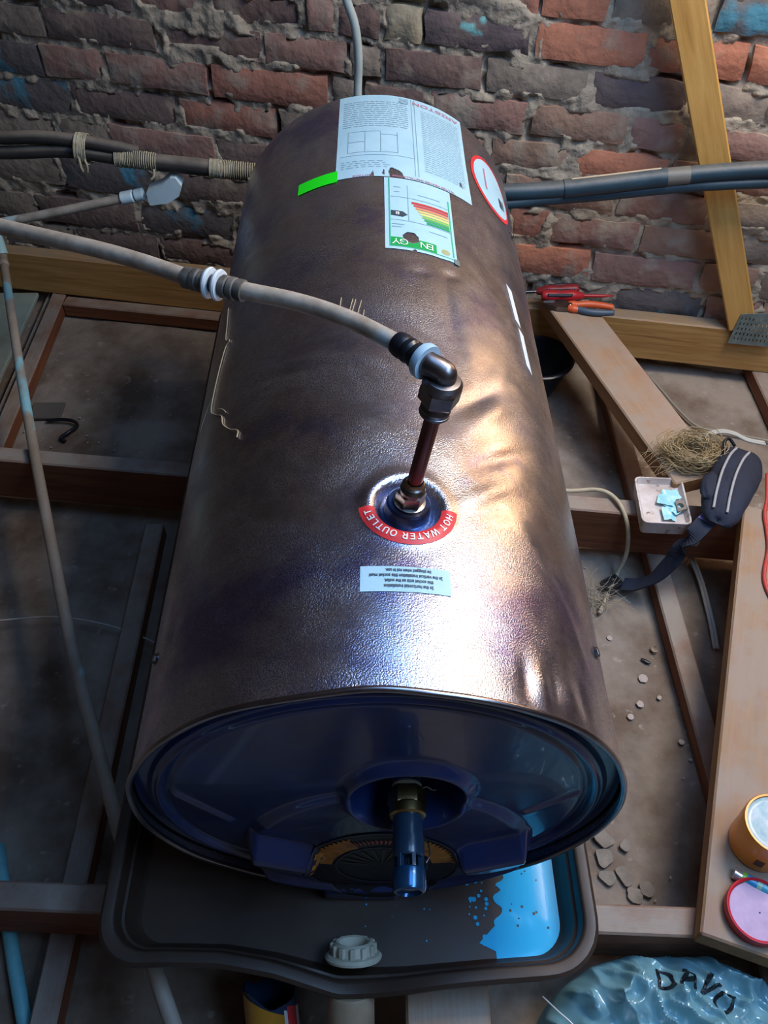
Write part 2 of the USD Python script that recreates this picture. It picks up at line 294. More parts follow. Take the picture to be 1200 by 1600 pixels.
for i, (a, b, L) in enumerate(rows):
    up = (rows[i-1][0]-rows[i][0], rows[i-1][1]-rows[i][1]) if i else (.08, .08)
    dn = (rows[i][0]-rows[i+1][0], rows[i][1]-rows[i+1][1]) if i+1 < len(rows) else (.085, .085)
    for x0, x1, k in L:
        xm = (x0+x1)/2; tt = (xm+1.2)/1.2; zc = float(rowz(i, xm)); tilt = (b-a)/1.2
        hu = (up[0]+(up[1]-up[0])*tt)/2-.0055; hd = (dn[0]+(dn[1]-dn[0])*tt)/2-.0055
        z1, z0 = zc+min(hu, .041)-rng.uniform(0, .004), zc-min(hd, .041)+rng.uniform(0, .004)
        # front face: an uneven grid, worn at the corners; sides run back into the wall
        n, m = 9, 5
        u, v = np.meshgrid(np.linspace(0, 1, n), np.linspace(0, 1, m))
        bx, bz = x0+(x1-x0)*u, z0+(z1-z0)*v+tilt*((x1-x0)*(u-.5))
        edge = np.minimum.reduce([u*(x1-x0), (1-u)*(x1-x0), v*(z1-z0), (1-v)*(z1-z0)])
        J = np.stack([bx*40, bz*40, 0*bx+i], -1)
        by = rng.uniform(-.004, .004)+rng.uniform(-.02, .02)*(u-.5)*(x1-x0)+.005*(noise(J, 2)-.5)+.006*(edge < .002)*noise(J*.7+3, 4)+.002*(edge < .002)
        bx = bx+(edge < .002)*.007*(noise(J+11, 6)-.5); bz = bz+(edge < .002)*.007*(noise(J+23, 8)-.5)
        F = grid_mesh(bx, by, bz); V = np.asarray(F.vertices)
        idx = np.arange(n*m).reshape(m, n); loop = np.r_[idx[0], idx[1:, -1], idx[-1, -2::-1], idx[-2:0:-1, 0]]
        ring = V[loop].copy(); ring[:, 1] += .004; c = ring.mean(0); ring2 = ring.copy(); ring2[:, 1] = .035
        k_ = len(loop); o = len(V); VV = np.vstack([V, ring2]); a_ = np.arange(k_); b2 = (a_+1) % k_
        FF = np.vstack([F.faces, np.c_[loop[a_], loop[a_]*0+o+a_, loop[b2]], np.c_[loop[b2], o+a_, o+b2]])
        obj('brick', tm(VV, FF), BR[k], WALL, smooth=50)
        d = np.minimum.reduce([GX-x0, x1-GX, GZ-(z0+tilt*(GX-xm)), (z1+tilt*(GX-xm))-GZ])
        depth = np.maximum(depth, d)
Q = np.stack([GX, GZ, 0*GX], -1)
rough = fbm(Q*38+3, 4, 11); big = fbm(Q*6+40, 3, 17); crack = fbm(Q*15+70, 3, 29)
my = .004-.018*(rough-.5)-.016*(big-.5)-.007*(fbm(Q*120+9, 3, 41)-.5) + .05*np.clip(crack-.58, 0, .2)*3*(depth > -.012)
smear = .014+.06*np.clip(big-.5, 0, .3)*1.6+.012*(rough-.4)                      # how far mortar is smeared over the brick faces
my = my + .030*sstep(smear*.5, smear, depth)
obj('mortar', grid_mesh(GX, my, GZ), M_MORTAR, WALL, smooth=True)
obj('backing', [rbox(3.0, .1, 1.3, t=(-.6, .115, .1))], M_MORTAR, WALL)
M_FARBRICK = usdkit.material(stage, '/World/Looks/far_brick', {'tc': ('texture_coordinate', {}), 'mp': ('mapping', dict(rotation=(math.pi/2, 0, 0))), 'b': ('brick_texture', dict(color1=lin('#9a705b'), color2=lin('#7b675a'), mortar=lin('#a09483'), scale=1.0, mortar_size=.007, mortar_smooth=.3, brick_width=.215, row_height=.077)), 'bu': ('bump', dict(strength=.6, distance=.006, invert=True)), 'p': ('principled_bsdf', dict(roughness=.92))},
    [('tc.object', 'mp.vector'), ('mp.vector', 'b.vector'), ('b.color', 'p.base_color'), ('b.fac', 'bu.height'), ('bu.normal', 'p.normal')], surface='p.BSDF')
obj('wall_upper', rbox(5.2, .1, 1.6, t=(0, 0, 0)), M_FARBRICK, M=mtx(rotz(WA), tuple(np.array(WQ)+rotz(WA)[0]*-.3+rotz(WA)[1]*.062+np.array([0, 0, 1.40]))), kind='structure')
obj('wall_end', [rbox(1.6, .1, 1.1, t=(-2.72, .062, .05)), rbox(1.6, .1, 1.1, t=(1.55, .062, .05))], M_FARBRICK, M=mtx(rotz(WA), WQ), kind='structure')
M_BOARD = mat('dark_boarding', lin('#7d6e62'), .9, color2=lin('#655850'), nscale=6, stretch=(1, 1, 8))
obj('wall_left', rbox(.1, 3.6, 1.9, t=(-2.3, .3, .45)), M_BOARD, kind='structure')
obj('wall_right', rbox(.1, 3.6, 1.75, t=(2.45, .2, .38)), M_FARBRICK, kind='structure')
obj('wall_front', rbox(4.9, .1, 2.5, t=(.05, -1.55, .75)), M_BOARD, kind='structure')
# roof: dark undersides of the tiles, open where the tiles are off
M_ROOF = mat('roof_underside', lin('#aca59e'), .9, color2=lin('#928b84'), nscale=5)
al = math.atan(ROOF_S)
def roof_piece(x0, x1, y0, y1, th=.03, off=0.0):
    xc = (x0+x1)/2; s = 1 if xc < ROOF_X0 else -1
    R = np.array([[math.cos(al), 0, s*math.sin(al)], [0, 1, 0], [-s*math.sin(al), 0, math.cos(al)]])
    return rbox((x1-x0)/math.cos(al), y1-y0, th, .001, t=(xc, (y0+y1)/2, roof_z(xc)+off), R=R)
A, B, C_ = OPEN
obj('ceiling', [roof_piece(-2.4, ROOF_X0, -1.6, 2.2), roof_piece(ROOF_X0, C_[0], -1.6, 2.0), roof_piece(C_[1], A[0], -1.6, 2.0), roof_piece(C_[0], C_[1], -1.6, C_[2]), roof_piece(C_[0], C_[1], C_[3], 2.0), roof_piece(A[1], 2.5, -1.6, 2.0), roof_piece(A[0], A[1], -1.6, A[2]),
                roof_piece(A[0], A[1], A[3], B[2]), roof_piece(A[0], B[0], B[2], B[3]), roof_piece(A[0], A[1], B[3], 2.0)], M_ROOF, kind='structure')
for i, x in enumerate((-1.6, -.9, -.25, .62, 1.28, 1.85)): obj('trim_%d' % (i+1), roof_piece(x-.019, x+.019, -1.5, 1.2, .11, -.07), W_OLD, kind='structure')

# ------------------------------------------------------------------ timbers
def beam(name, label, cat, p0, p1, w, h, m, group=None, roll=0, r=.003, parts=None):
    """A timber from p0 to p1 (centre line of its section); local x along it."""
    p0, p1 = np.array(p0, float), np.array(p1, float); d = p1-p0; L = np.linalg.norm(d); x = d/L
    zz = np.array([0, 0, 1.]); y = np.cross(zz, x); y /= np.linalg.norm(y); z = np.cross(x, y)
    c, s = math.cos(roll), math.sin(roll); y, z = c*y+s*z, -s*y+c*z
    n = max(2, int(L/.05)); b = rbox(L, w, h, r)
    k = numbered('/World', name); g = usdkit.mesh(stage, '/World/'+k, b, m); g.AddTransformOp().Set(mtx([x, y, z], (p0+p1)/2))
    keys(g.GetPrim(), label, cat, group)
    return '/World/'+k
BT, BB, ZC = -.310, -.424, -.367                                   # beam top, bottom, middle
def tie(name, label, xa, ya, xb, yb, m):                            # front-top edge given
    d = np.array([xb-xa, yb-ya]); d /= np.linalg.norm(d); n = np.array([-d[1], d[0]])*.019
    return beam(name, label, 'beam', (xa+n[0], ya+n[1], ZC), (xb+n[0], yb+n[1], ZC), .038, .114, m)
tie('tie_beam', 'yellow pine tie beam at the foot of the brick wall, farthest of the three cross beams', -2.2, 1.82, 1.9, 1.04, W_PINE)
tie('tie_beam', 'brown dusty tie beam crossing under the middle of the water heater', -2.2, 1.01, 2.35, .446, W_OLD)
tie('tie_beam', 'dark brown tie beam under the front of the drip tray, nearest of the three', -2.2, .064, 2.35, -.142, W_OLD)
for x, lab in ((-.852, 'dusty ceiling batten beside the pale painted board at the far left'), (-.458, 'dim ceiling batten in the dark bottom left corner'),
               (.554, 'brown dusty ceiling batten running under the navy pouch toward the wide plank'), (.931, 'reddish ceiling batten at the far right edge below the nail plate')):
    beam('ceiling_batten', lab, 'batten', (x, -.45, -.443), (x, .76 if x == -.458 else 1.85 if x < 0 else 1.5, -.443), .038, .038, W_OLD)
beam('cross_batten', 'short dusty batten along the foot of the far beam, left of the heater', 'batten', (-.83, 1.537, -.443), (-.2, 1.43, -.443), .038, .038, W_OLD)
beam('brace_plank', 'dusty brown brace plank lying slantwise from the far beam to the hemp bundle', 'plank', (.4385, 1.338, -.291), (.6135, .735, -.291), .106, .038, W_PLANK)
# wide plank at the right: its left edge from (.678,.669) to (.41,-.059)
_e0, _e1 = np.array([.678, .669]), np.array([.41, -.059]); _n = np.array([.938, -.345])*.115
beam('wide_plank', 'wide dusty plank at the right edge carrying the orange tub and the red lid', 'plank', (*(_e1+_n), -.291), (*(_e0+_n), -.291), .23, .038, W_SIDE)
beam('support_plank', 'pale support plank sticking out from under the front of the drip tray', 'plank', (.083, -.42, -.291), (.083, 1.25, -.291), .102, .038, W_PLANK)
# strut against the wall, in the plane of the far beam
_sd = np.array([.277, -.051, 0]); _sd /= np.linalg.norm(_sd); _sn = np.array([-_sd[1], _sd[0], 0])
_s0, _s1 = np.array([.848, 1.2305, -.300]), np.array([.549, 1.2855, .365])
_sl = (_s1-_s0)/np.linalg.norm(_s1-_s0)
_ws = np.cross(_sl, _sn); _sL = 1.25
g = usdkit.mesh(stage, '/World/strut', rbox(_sL, .036, .060, .003), W_FRESH); g.AddTransformOp().Set(mtx([_sl, _sn, _ws], _s0+_sl*(_sL/2)+_sn*.019))
keys(g.GetPrim(), 'fresh yellow timber strut leaning up against the brick wall at the right', 'strut')
# nail plate over the joint
_pp = [np.array([.832, 0, -.259]), np.array([.905, 0, -.247]), np.array([.925, 0, -.340]), np.array([.826, 0, -.341])]
poly = Polygon([((p-_s0)@_sd, p[2]+.300) for p in [np.array([q[0], 1.2305-(q[0]-.848)*.184, q[2]]) for q in _pp]])
holes = [rrect(u-.0012, v-.004, u+.0012, v+.004, .001) for u in np.arange(-.02, .09, .0085) for v in np.arange(-.04, .06, .014)]
NP = obj('nail_plate', extrude(poly.difference(unary_union([h for h in holes if poly.buffer(-.003).contains(h)])), .0018), M_ZINC,
    M=mtx([_sd, (0, 0, 1), -_sn], _s0-_sn*.0008), label='grey punched metal nail plate joining the strut to the far beam', cat='nail plate')
# pale painted board at the far left
obj('painted_board', rbox(.75, .62, .012, .002, t=(-1.285, 1.265, -.432)), mat('pale_green_board', lin('#8d9c93'), .7, color2=lin('#7b8178'), nscale=7, color3=lin('#7fb0a8'), n3=6, lo3=.6, hi3=.7, bump=.2),
    label='pale green-grey painted board left of the batten, at the far left edge', cat='board')
obj('board_rail', rbox(.012, 1.2, .014, .002, t=(-.890, 1.15, -.452)), W_OLD, label='thin dark wooden rail in the gap beside the painted board', cat='rail')

# ------------------------------------------------------------------ the water heater: axis along y, front at y=0
R, L = .26, 1.155
ROLL = math.radians(7.2)                                            # turned a little on its axis
D = math.radians
dents = []                                                          # (angle, y, half-width along arc, half-width along y, turn, depth)
for a, y, wa, wy, tn, dp in [(21.8,.56,.010,.085,.06,-.0035),(25,.53,.03,.10,0,.0022),(28.5,.40,.010,.06,-.75,-.003),(31,.375,.012,.05,-.7,.003),(33,.31,.010,.05,-.9,-.0028),(27,.245,.010,.045,-.9,.0025),
        (14,.625,.012,.010,0,-.002),(23.5,.635,.010,.010,0,-.0025),(47,.17,.012,.05,.5,-.0025),(50,.12,.012,.06,.4,.0025),(-33,.085,.05,.035,0,-.0045),(-33,.135,.06,.014,.1,.003),(-54,.125,.012,.012,0,-.003),
        (-14.7,.446,.055,.006,-.16,.0012),(-24,.435,.05,.007,-.15,-.0012),(-27,.31,.05,.012,.25,.001),(40,.7,.02,.08,.1,-.0015),(8,.33,.05,.02,.2,-.0010),(36,.45,.015,.05,-.4,.002),(22,.07,.03,.02,.1,-.0012),(35,.03,.010,.022,0,.0028),(31,.03,.006,.022,0,-.0018),(39,.03,.006,.02,0,-.002),(44,.03,.010,.02,.1,.0022),(49,.035,.007,.02,.1,-.0018)]:
    dents.append((D(a), y, wa, wy, tn, dp))
def shell_r(a, y):
    a, y = np.asarray(a, float), np.asarray(y, float); r = np.full(np.broadcast(a, y).shape, R)
    for a0, y0, wa, wy, tn, dp in dents:
        u, v = (a-a0)*R, y-y0; c, s = math.cos(tn), math.sin(tn)
        r = r + dp*np.exp(-((c*u+s*v)/wa)**2-((-s*u+c*v)/wy)**2)
    p = np.stack([R*np.sin(a), y, R*np.cos(a)], -1)
    r = r + .0030*(fbm(p*7+31, 3, 2)-.5)*sstep(.0, .08, y)
    # the raised collar pressed round the outlet
    q = np.hypot((a-ROLL)*R, y-.206); r = r+.0035*np.exp(-((q-.041)/.008)**2)-.012*sstep(.036, .026, q)
    return r
def wrap(v, h=0.0):
    """(u along the arc to the right, v along y, height) to the shell."""
    v = np.asarray(v, float); a = v[:, 0]/R; rr = shell_r(a, v[:, 1])+v[:, 2]+h
    return np.c_[rr*np.sin(a), v[:, 1], rr*np.cos(a)]
def wrapped(m, h=.0008):
    m = m.copy(); m.vertices = wrap(m.vertices, h); return m
M_SHELL = None
def shell_material():
    N = {'g': ('geometry', {}), 'p': ('principled_bsdf', dict(metallic=1.0, specular_ior_level=.5)),
         'n1': ('noise_texture', dict(scale=5., detail=6., roughness=.62, distortion=.2)), 'c1': ('rgb_ramp', {'ramp': [(0, lin('#8d88c4')), (.36, lin('#a29ecb')), (.46, lin('#cccde0')), (.55, lin('#dcdae0')), (.62, lin('#d2cbcc')), (.70, lin('#a8a6d0')), (1, lin('#d8d8e2'))]}),
         'n2': ('noise_texture', dict(scale=8., detail=7., roughness=.7, distortion=.3)), 'r2': ('map_range', dict(from_min=.36, from_max=.66, to_min=.24, to_max=.34, clamp=True)),
         'fine': ('noise_texture', dict(scale=620., detail=1.)), 'mid': ('noise_texture', dict(scale=26., detail=5., roughness=.6, distortion=1.0)),
         'mask': ('map_range', dict(from_min=.36, from_max=.60, to_min=.15, to_max=.8, clamp=True)), 'mul': ('math', dict(math_type='multiply')),
         'b1': ('bump', dict(strength=.10, distance=.0015)), 'b2': ('bump', dict(distance=.0008)),
         'sc': ('noise_texture', dict(scale=30., detail=5., roughness=.75, distortion=3.0)), 'scm': ('map_range', dict(from_min=.63, from_max=.68, to_min=0., to_max=.5, clamp=True)), 'xs': ('mix', dict(color2=lin('#dbe6ea'))), 'fm': ('map_range', dict(from_min=.40, from_max=.56, to_min=.42, to_max=1.0, clamp=True)), 'xf': ('mix', dict(mix_type='multiply'))}
    K = [('g.position', n+'.vector') for n in ('n1', 'n2', 'fine', 'mid', 'sc')]
    K += [('n1.fac', 'c1.fac'), ('c1.color', 'xs.color1'), ('sc.fac', 'scm.value'), ('scm.result', 'xs.fac'), ('fine.fac', 'fm.value'), ('xs.color', 'xf.color1'), ('fm.result', 'xf.color2'), ('mask.result', 'xf.fac'), ('xf.color', 'p.base_color'), ('n2.fac', 'r2.value'), ('r2.result', 'p.roughness'), ('n2.fac', 'mask.value'), ('mask.result', 'b2.strength'),
          ('mid.fac', 'b1.height'), ('b1.normal', 'b2.normal'), ('fine.fac', 'b2.height'), ('b2.normal', 'p.normal')]
    return usdkit.material(stage, '/World/Looks/galvanised_shell', N, K, surface='p.BSDF')
M_SHELL = shell_material()
HEAT = thing('water_heater', 'large dented galvanised cylinder water heater lying on its side in the drip tray', 'water heater')
aa = np.linspace(-np.pi, np.pi, 400); yy = np.r_[np.linspace(.0, .3, 66), np.linspace(.305, L, 150)]
AA, YY = np.meshgrid(aa, yy); RR = shell_r(AA, YY)
sh = grid_mesh(RR*np.sin(AA), YY, RR*np.cos(AA)); sh.invert()
# open the shell where the outlet stands
q = np.hypot((AA-ROLL)*R, YY-.206).ravel(); keep = ~(q[sh.faces] < .026).all(1); sh.update_faces(keep)
obj('shell', sh, M_SHELL, HEAT, smooth=True)
# rolled front edge, a little uneven
n = 240; t = np.linspace(0, 2*np.pi, n, endpoint=False); wob = .0022*(noise(np.c_[np.cos(t)*4+9, np.sin(t)*4+9, 0*t], 3)-.5)
ring = []; k = 10
for i in range(n):
    for j in range(k):
        p = 2*np.pi*j/k; r = R-.0012+.0034*math.cos(p)+wob[i]; ring.append((r*math.sin(t[i]), .0034*math.sin(p)+wob[i], r*math.cos(t[i])))
F = []
for i in range(n):
    for j in range(k):
        a, b, c, d = i*k+j, ((i+1) % n)*k+j, ((i+1) % n)*k+(j+1) % k, i*k+(j+1) % k; F += [(a, b, c), (a, c, d)]
obj('rolled_edge', tm(ring, F), mat('rolled_zinc', lin('#a29d9d'), .25, 1.0, color2=lin('#858088'), nscale=20), HEAT, smooth=True)
# seam bead round the back
obj('back_cap', T(lathe([(0, 0), (.22, 0), (.252, -.008), (.258, -.02)], 96), (0, L+.012, 0), R=np.array([[1, 0, 0], [0, 0, 1], [0, 1, 0.]])), M_BLACK, HEAT, smooth=40)

# end cap: moulded navy plastic, y as a height field over the disc
HX, HZ, CX, CZ = .031, .035, .012, -.128
def cap_y(x, z):
    r = np.hypot(x, z)
    y = .013-.004*(1-(r/.25)**2)
    y = y-.006*sstep(.243, .238, r)*sstep(.222, .228, r)-.0035*np.exp(-((r-.2315)/.003)**2)
    y = y-.004*sstep(.224, .214, r)
    rc = np.hypot(x-CX, z-CZ)
    cover = sstep(.171, .157, rc)*sstep(.243, .236, r)
    y = y-cover*(.005+.062*np.clip(.03-z, 0, 1))
    # lower tab sticking out under the cover
    tab = sstep(.058, .046, np.abs(x+.022))*sstep(-.222, -.232, z)
    y = y*(1-tab)-.019*tab
    # raised housings at the left and right: their tops look up, a sharp ledge below
    for ex, ez, sgn in ((-.113, -.096, 1), (.136, -.102, -1)):
        u, w = (x-ex)*sgn, z-ez
        w2 = w+u*.45
        inside = sstep(.047, .034, np.hypot(u*.95, w2*1.0))
        y = y+inside*cover*np.interp(w2, [-.060, -.042, -.038, -.035, -.010, -.002, .014, .030, .060], [0, .003, .004, -.016, -.021, -.018, .004, .002, 0])
    # round recess of the drain socket with a rounded lip
    rh = np.hypot(x-HX, z-HZ)
    y = np.where(rh < .075, y-.011*np.exp(-((rh-.0615)/.0075)**2), y)
    y = y+(.040-y)*sstep(.060, .051, rh)
    # ribs near the rim at the left and right
    for x0, z0, x1, z1 in ((-.216, .03, -.165, -.045), (.165, -.03, .215, .02)):
        d = np.array([x1-x0, z1-z0]); Ld = np.linalg.norm(d); d /= Ld; s = np.clip((x-x0)*d[0]+(z-z0)*d[1], 0, Ld)
        y = y-.003*np.exp(-(np.hypot(x-x0-s*d[0], z-z0-s*d[1])/.0045)**2)
    return y
rr_ = np.r_[np.linspace(0.0005, .215, 120), np.linspace(.2165, .2565, 34)]; th = np.linspace(0, 2*np.pi, 421)
TT, RR2 = np.meshgrid(th, rr_); CXg, CZg = RR2*np.sin(TT), RR2*np.cos(TT); CYg = cap_y(CXg, CZg)
cap = grid_mesh(CXg, CYg, CZg)
obj('end_cap', cap, M_NAVY, HEAT, smooth=True, label='glossy navy moulded plastic end cap')
# maker's round badge on the cover: gold laurel-like arc, red lettering, dark picture
def on_cap(m, lift=.0012):
    m = m.copy(); v = np.asarray(m.vertices).copy(); m.vertices = np.c_[v[:, 0], cap_y(v[:, 0], v[:, 1])-lift-v[:, 2], v[:, 1]]; return m
def ringsector(cx, cz, r0, r1, a0, a1, n=40, rows_=4):
    a = np.linspace(a0, a1, n); r = np.linspace(r0, r1, rows_); Am, Rm = np.meshgrid(a, r); g_ = grid_mesh(cx+Rm*np.sin(Am), cz+Rm*np.cos(Am), 0*Am); return g_
BXc, BZc = .004, -.150
BADGE = HEAT + '/badge'
bd = UsdGeom.Xform.Define(stage, BADGE); keys(bd.GetPrim(), 'round badge with a gold arc over a dark centre')
obj('badge_disc', on_cap(ringsector(BXc, BZc, .001, .094, 0, 2*np.pi, 60, 14), .0006), mat('badge_black', lin('#1c1b21'), .4), BADGE, smooth=True)
M_GOLD = mat('badge_gold', lin('#c98a35'), .4, color2=lin('#9c6524'), nscale=90)
for s_ in (-1, 1): obj('gold_arc', on_cap(ringsector(BXc, BZc, .060, .085, *sorted((s_*D(84), s_*D(26))), 24), .0016), M_GOLD, BADGE)
teeth = []
for a in np.radians(np.r_[np.arange(-84, -24, 4.5), np.arange(26, 86, 4.5)]): teeth.append(on_cap(ringsector(BXc, BZc, .084, .0885, a-.022, a+.022, 3, 2), .0016))
obj('gold_arc_edge', teeth, M_GOLD, BADGE, kind='stuff')
lett = []
for i in range(13):                                                # the red lettering is too worn to read: broken strokes
    a = D(-24+4*i); lett.append(on_cap(ringsector(BXc, BZc, .065, .076, a-.020, a+.008, 4, 4), .0016)); lett.append(on_cap(ringsector(BXc, BZc, .0695, .0725, a+.008, a+.024, 3, 2), .0016))
obj('badge_lettering', lett, mat('dull_red_print', lin('#a4544a'), .5), BADGE, kind='stuff')
obj('badge_ring', [on_cap(ringsector(BXc, BZc, .053, .056, 0, 2*np.pi, 60, 2), .0016), on_cap(ringsector(BXc, BZc, .091, .094, 0, 2*np.pi, 60, 2), .0014)], mat('badge_grey', lin('#3c3b45'), .35), BADGE)
obj('badge_picture', [on_cap(ringsector(BXc, BZc, .004, .050, a, a+.11, 4, 4), .0014) for a in np.arange(-1.4, 1.4, .28)], mat('badge_olive', lin('#3d3a2c'), .5), BADGE)

# outlet on the top: socket and tarnished ring
ux, un = np.array([math.cos(ROLL), 0, -math.sin(ROLL)]), np.array([math.sin(ROLL), 0, math.cos(ROLL)])
OUT = np.array([R*math.sin(ROLL), .206, R*math.cos(ROLL)]); ORot = np.array([ux, [0, 1, 0], un])
obj('outlet_socket', T(lathe([(.030, -.016), (.027, -.010), (.0235, -.008), (.0225, .004), (.0205, .006), (.014, .006), (0, .006)], 40), OUT, R=ORot), mat('blue_socket', lin('#31518a'), .3, .6, color2=lin('#2b2a3c'), nscale=40), HEAT, smooth=40)

# ---- stickers on the shell (flat sheets bent over it)
def sheet(u0, u1, v0, v1, h=.0007, holes_=(), nu=40, nv=40):
    U, V = np.meshgrid(np.linspace(u0, u1, nu), np.linspace(v0, v1, nv)); g_ = grid_mesh(U, V, 0*U)
    if holes_:
        c = np.asarray(g_.vertices)[g_.faces].mean(1); k_ = np.ones(len(c), bool)
        for f in holes_: k_ &= ~np.array([f.contains(Point(p[0], p[1])) for p in c])
        g_.update_faces(k_)
    return wrapped(g_, h)
def strip(u0, u1, v0, v1, h=.0011, n=8):
    U, V = np.meshgrid(np.linspace(u0, u1, n), np.linspace(v0, v1, max(2, int(abs(v1-v0)/.02)))); return wrapped(grid_mesh(U, V, 0*U), h)
def words(txt, u, v, height, h=.0011, bold=False, align='c', width=None):
    """Lettering that reads from the wall's side: right to left and top towards the camera."""
    m = meshkit.text_mesh(txt, height, .00015, bold); w = np.asarray(m.vertices).copy(); wd = np.ptp(w[:, 0])
    if width: w[:, 0] *= width/wd; wd = width
    w[:, 0] -= {'c': wd/2, 'l': 0, 'r': wd}[align]
    m.vertices = np.c_[u-w[:, 0], v-w[:, 1], w[:, 2]]; return wrapped(m, h)
S = HEAT
def part(name, label=None):
    x = UsdGeom.Xform.Define(stage, HEAT + '/' + numbered(HEAT, name)); keys(x.GetPrim(), label); return x.GetPath().pathString
ang = lambda d: D(d)*R
# large instruction label
lab = part('instruction_label', 'large pale blue instruction label at the far end')
tear = [Polygon([(ang(5.0), .866), (ang(10), .866), (ang(9.2), .885), (ang(7), .893), (ang(5.5), .897), (ang(4.6), .885)]), Polygon([(ang(2.4), .875), (ang(3.2), .872), (ang(3.4), .884), (ang(2.9), .888)]), Polygon([(ang(-2), .862), (ang(0), .862), (ang(-.6), .882), (ang(-1.2), .878)]), Polygon([(ang(30.8), .905), (ang(32.2), .902), (ang(32.0), .914), (ang(31.2), .920)])]
obj('label_sheet', sheet(ang(-13.3), ang(35.5), .867, 1.153, .0007, tear, 110, 110), M_LABEL, lab, smooth=True)
r2 = np.random.default_rng(5); lines = []
for v in np.arange(1.125, 1.03, -.0075):
    x = ang(-11.5)
    while x < ang(12):
        w = r2.uniform(.004, .016); lines.append(strip(x, min(x+w, ang(12.4)), v, v+.0022)); x += w+.0022
    if r2.random() < .2: continue
for v in np.arange(1.115, .90, -.0068):
    x = ang(17.5)
    while x < ang(33.5):
        w = r2.uniform(.004, .014); lines.append(strip(x, min(x+w, ang(33.8)), v, v+.002, n=4)); x += w+.0022
    if r2.random() < .25: x = 0
for v in np.arange(.915, .890, -.0065):
    x = ang(-11.5)
    while x < ang(3):
        w = r2.uniform(.004, .012); lines.append(strip(x, x+w, v, v+.002, n=4)); x += w+.004
obj('small_print', lines, M_INK, lab, kind='stuff')
dia = [strip(ang(a), ang(a)+.0012, 0.945, 1.015, n=2) for a in (-9.5, -3.5, 2, 8, 13.8, 15.0)]
dia += [strip(ang(a), ang(b), v, v+.0014) for a, b, v in ((-9.5, 2, 1.015), (-9.5, 8, .945), (2, 8, 1.005), (-12, 14, .935), (-9.5, -3.5, .98))] + [strip(ang(13.8), ang(13.8)+.0012, .88, 1.15, n=2), strip(ang(15.0), ang(15.0)+.0012, .88, 1.15, n=2)]
obj('diagram', dia, M_INK, lab)
obj('barcode_box', [strip(ang(9.2), ang(12.8), 1.128, 1.147), ], mat('barcode_grey', lin('#6d95ab'), .5, color2=lin('#a6c7d6'), nscale=220), lab)
obj('red_heading', words('ARISTON', ang(24.3), 1.1405, .0105, bold=True, width=.088), M_REDINK, lab)
obj('red_footer', [words('WATER HEATER INSTALLATION', ang(17), .873, .005, bold=True, width=.10), words('NOTICE', ang(-4), .872, .005, width=.03)], M_REDINK, lab)
# energy label
lab = part('energy_label', 'energy label with coloured bars and a green ENERGY band')
e0, e1, v0, v1 = ang(3.1), ang(26.0), .670, .864
hole = Polygon([(ang(8.4), .705), (ang(9.2), .691), (ang(11.5), .688), (ang(13.4), .694), (ang(13.6), .706), (ang(12.2), .716), (ang(10), .716)]); nick = Polygon([(ang(10.6), .665), (ang(13.4), .665), (ang(12.2), .676)])
obj('label_sheet', sheet(e0, e1, v0, v1, .0009, [hole, nick], 80, 120), M_LABEL, lab, smooth=True)
E_ = [strip(a, b, c, d, .0013) for a, b, c, d in ((e0+.006, e0+.008, v0+.006, v1-.002), (e1-.006, e1-.004, v0+.012, v1-.03), (e0+.006, e1-.004, v0+.006, v0+.0075))]
obj('green_border', E_, mat('border_green', lin('#3fae86'), .5), lab)
obj('grey_lines', [strip(e0+.009, e1-.006, .808, .8095, .0013), strip(e0+.009, e1-.006, .744, .7455, .0013), strip(e0+.034, e0+.0352, .746, .845, .0013, 2)], M_INK, lab)
bars = ['#c0413f', '#c9504a', '#d98d62', '#e0c777', '#d6d57f', '#84bf57', '#3aa35c', '#1f9a63']
for i, c in enumerate(bars):
    v = .800-.0068*i; u_ = e0+.040+.0030*i
    obj('energy_bar', strip(u_, e1-.007, v-.0054, v, .0014), mat('bar_%d' % i, lin(c), .5), lab)
obj('rating_arrow', [wrapped(extrude(Polygon([(e0+.009, .756), (e0+.026, .754), (e0+.033, .7615), (e0+.026, .769), (e0+.009, .769)]).segmentize(.004), .0002), .0011)], M_INKDARK, lab)
obj('rating_letter', words('B', e0+.019, .7655, .007, .0016, True), M_WHITEINK, lab)
band = rrect(e0+.008, .677, ang(19.2), .699, .002)
gb = sheet(e0+.008, ang(19.2), .677, .699, .0012, [hole.buffer(.0005), nick], 70, 24)
obj('green_band', gb, M_GREEN, lab, smooth=True)
obj('band_lettering', [words('Y', e0+.0155, .6945, .0135, .0017), words('G', e0+.0270, .6945, .0135, .0017)] + [words(c, ang(a), .6945, .0135, .0017) for c, a in (('E', 17.4), ('N', 15.4))], M_WHITEINK, lab)
obj('small_print', [strip(e0+.014, e0+.024, .836, .8385, .0013), strip(e0+.014, e0+.022, .822, .8245, .0013), strip(e0+.050, e0+.085, .822, .824, .0013), strip(e0+.010, e0+.028, .732, .734, .0013), strip(e0+.010, e0+.024, .725, .727, .0013), strip(e1-.040, e1-.012, .728, .730, .0013)], M_INK, lab, kind='stuff')
obj('leaf_mark', wrapped(T(lathe([(0, .0002), (.006, .0002), (.0065, 0)], 16), (e1-.017, .688, 0)), .0012), mat('leaf_olive', lin('#a9a878'), .5), lab)
obj('label_corner', wrapped(rbox(.008, .012, .0006, .0002, t=(e1-.001, .672, .001)), .001), M_ZINC, lab, label='curled grey corner of the energy label')
# green tape
obj('green_tape', sheet(ang(-27), ang(-12.6), .861, .894, .0012, (), 20, 6), M_TAPE, HEAT, smooth=True, label='piece of bright green tape')
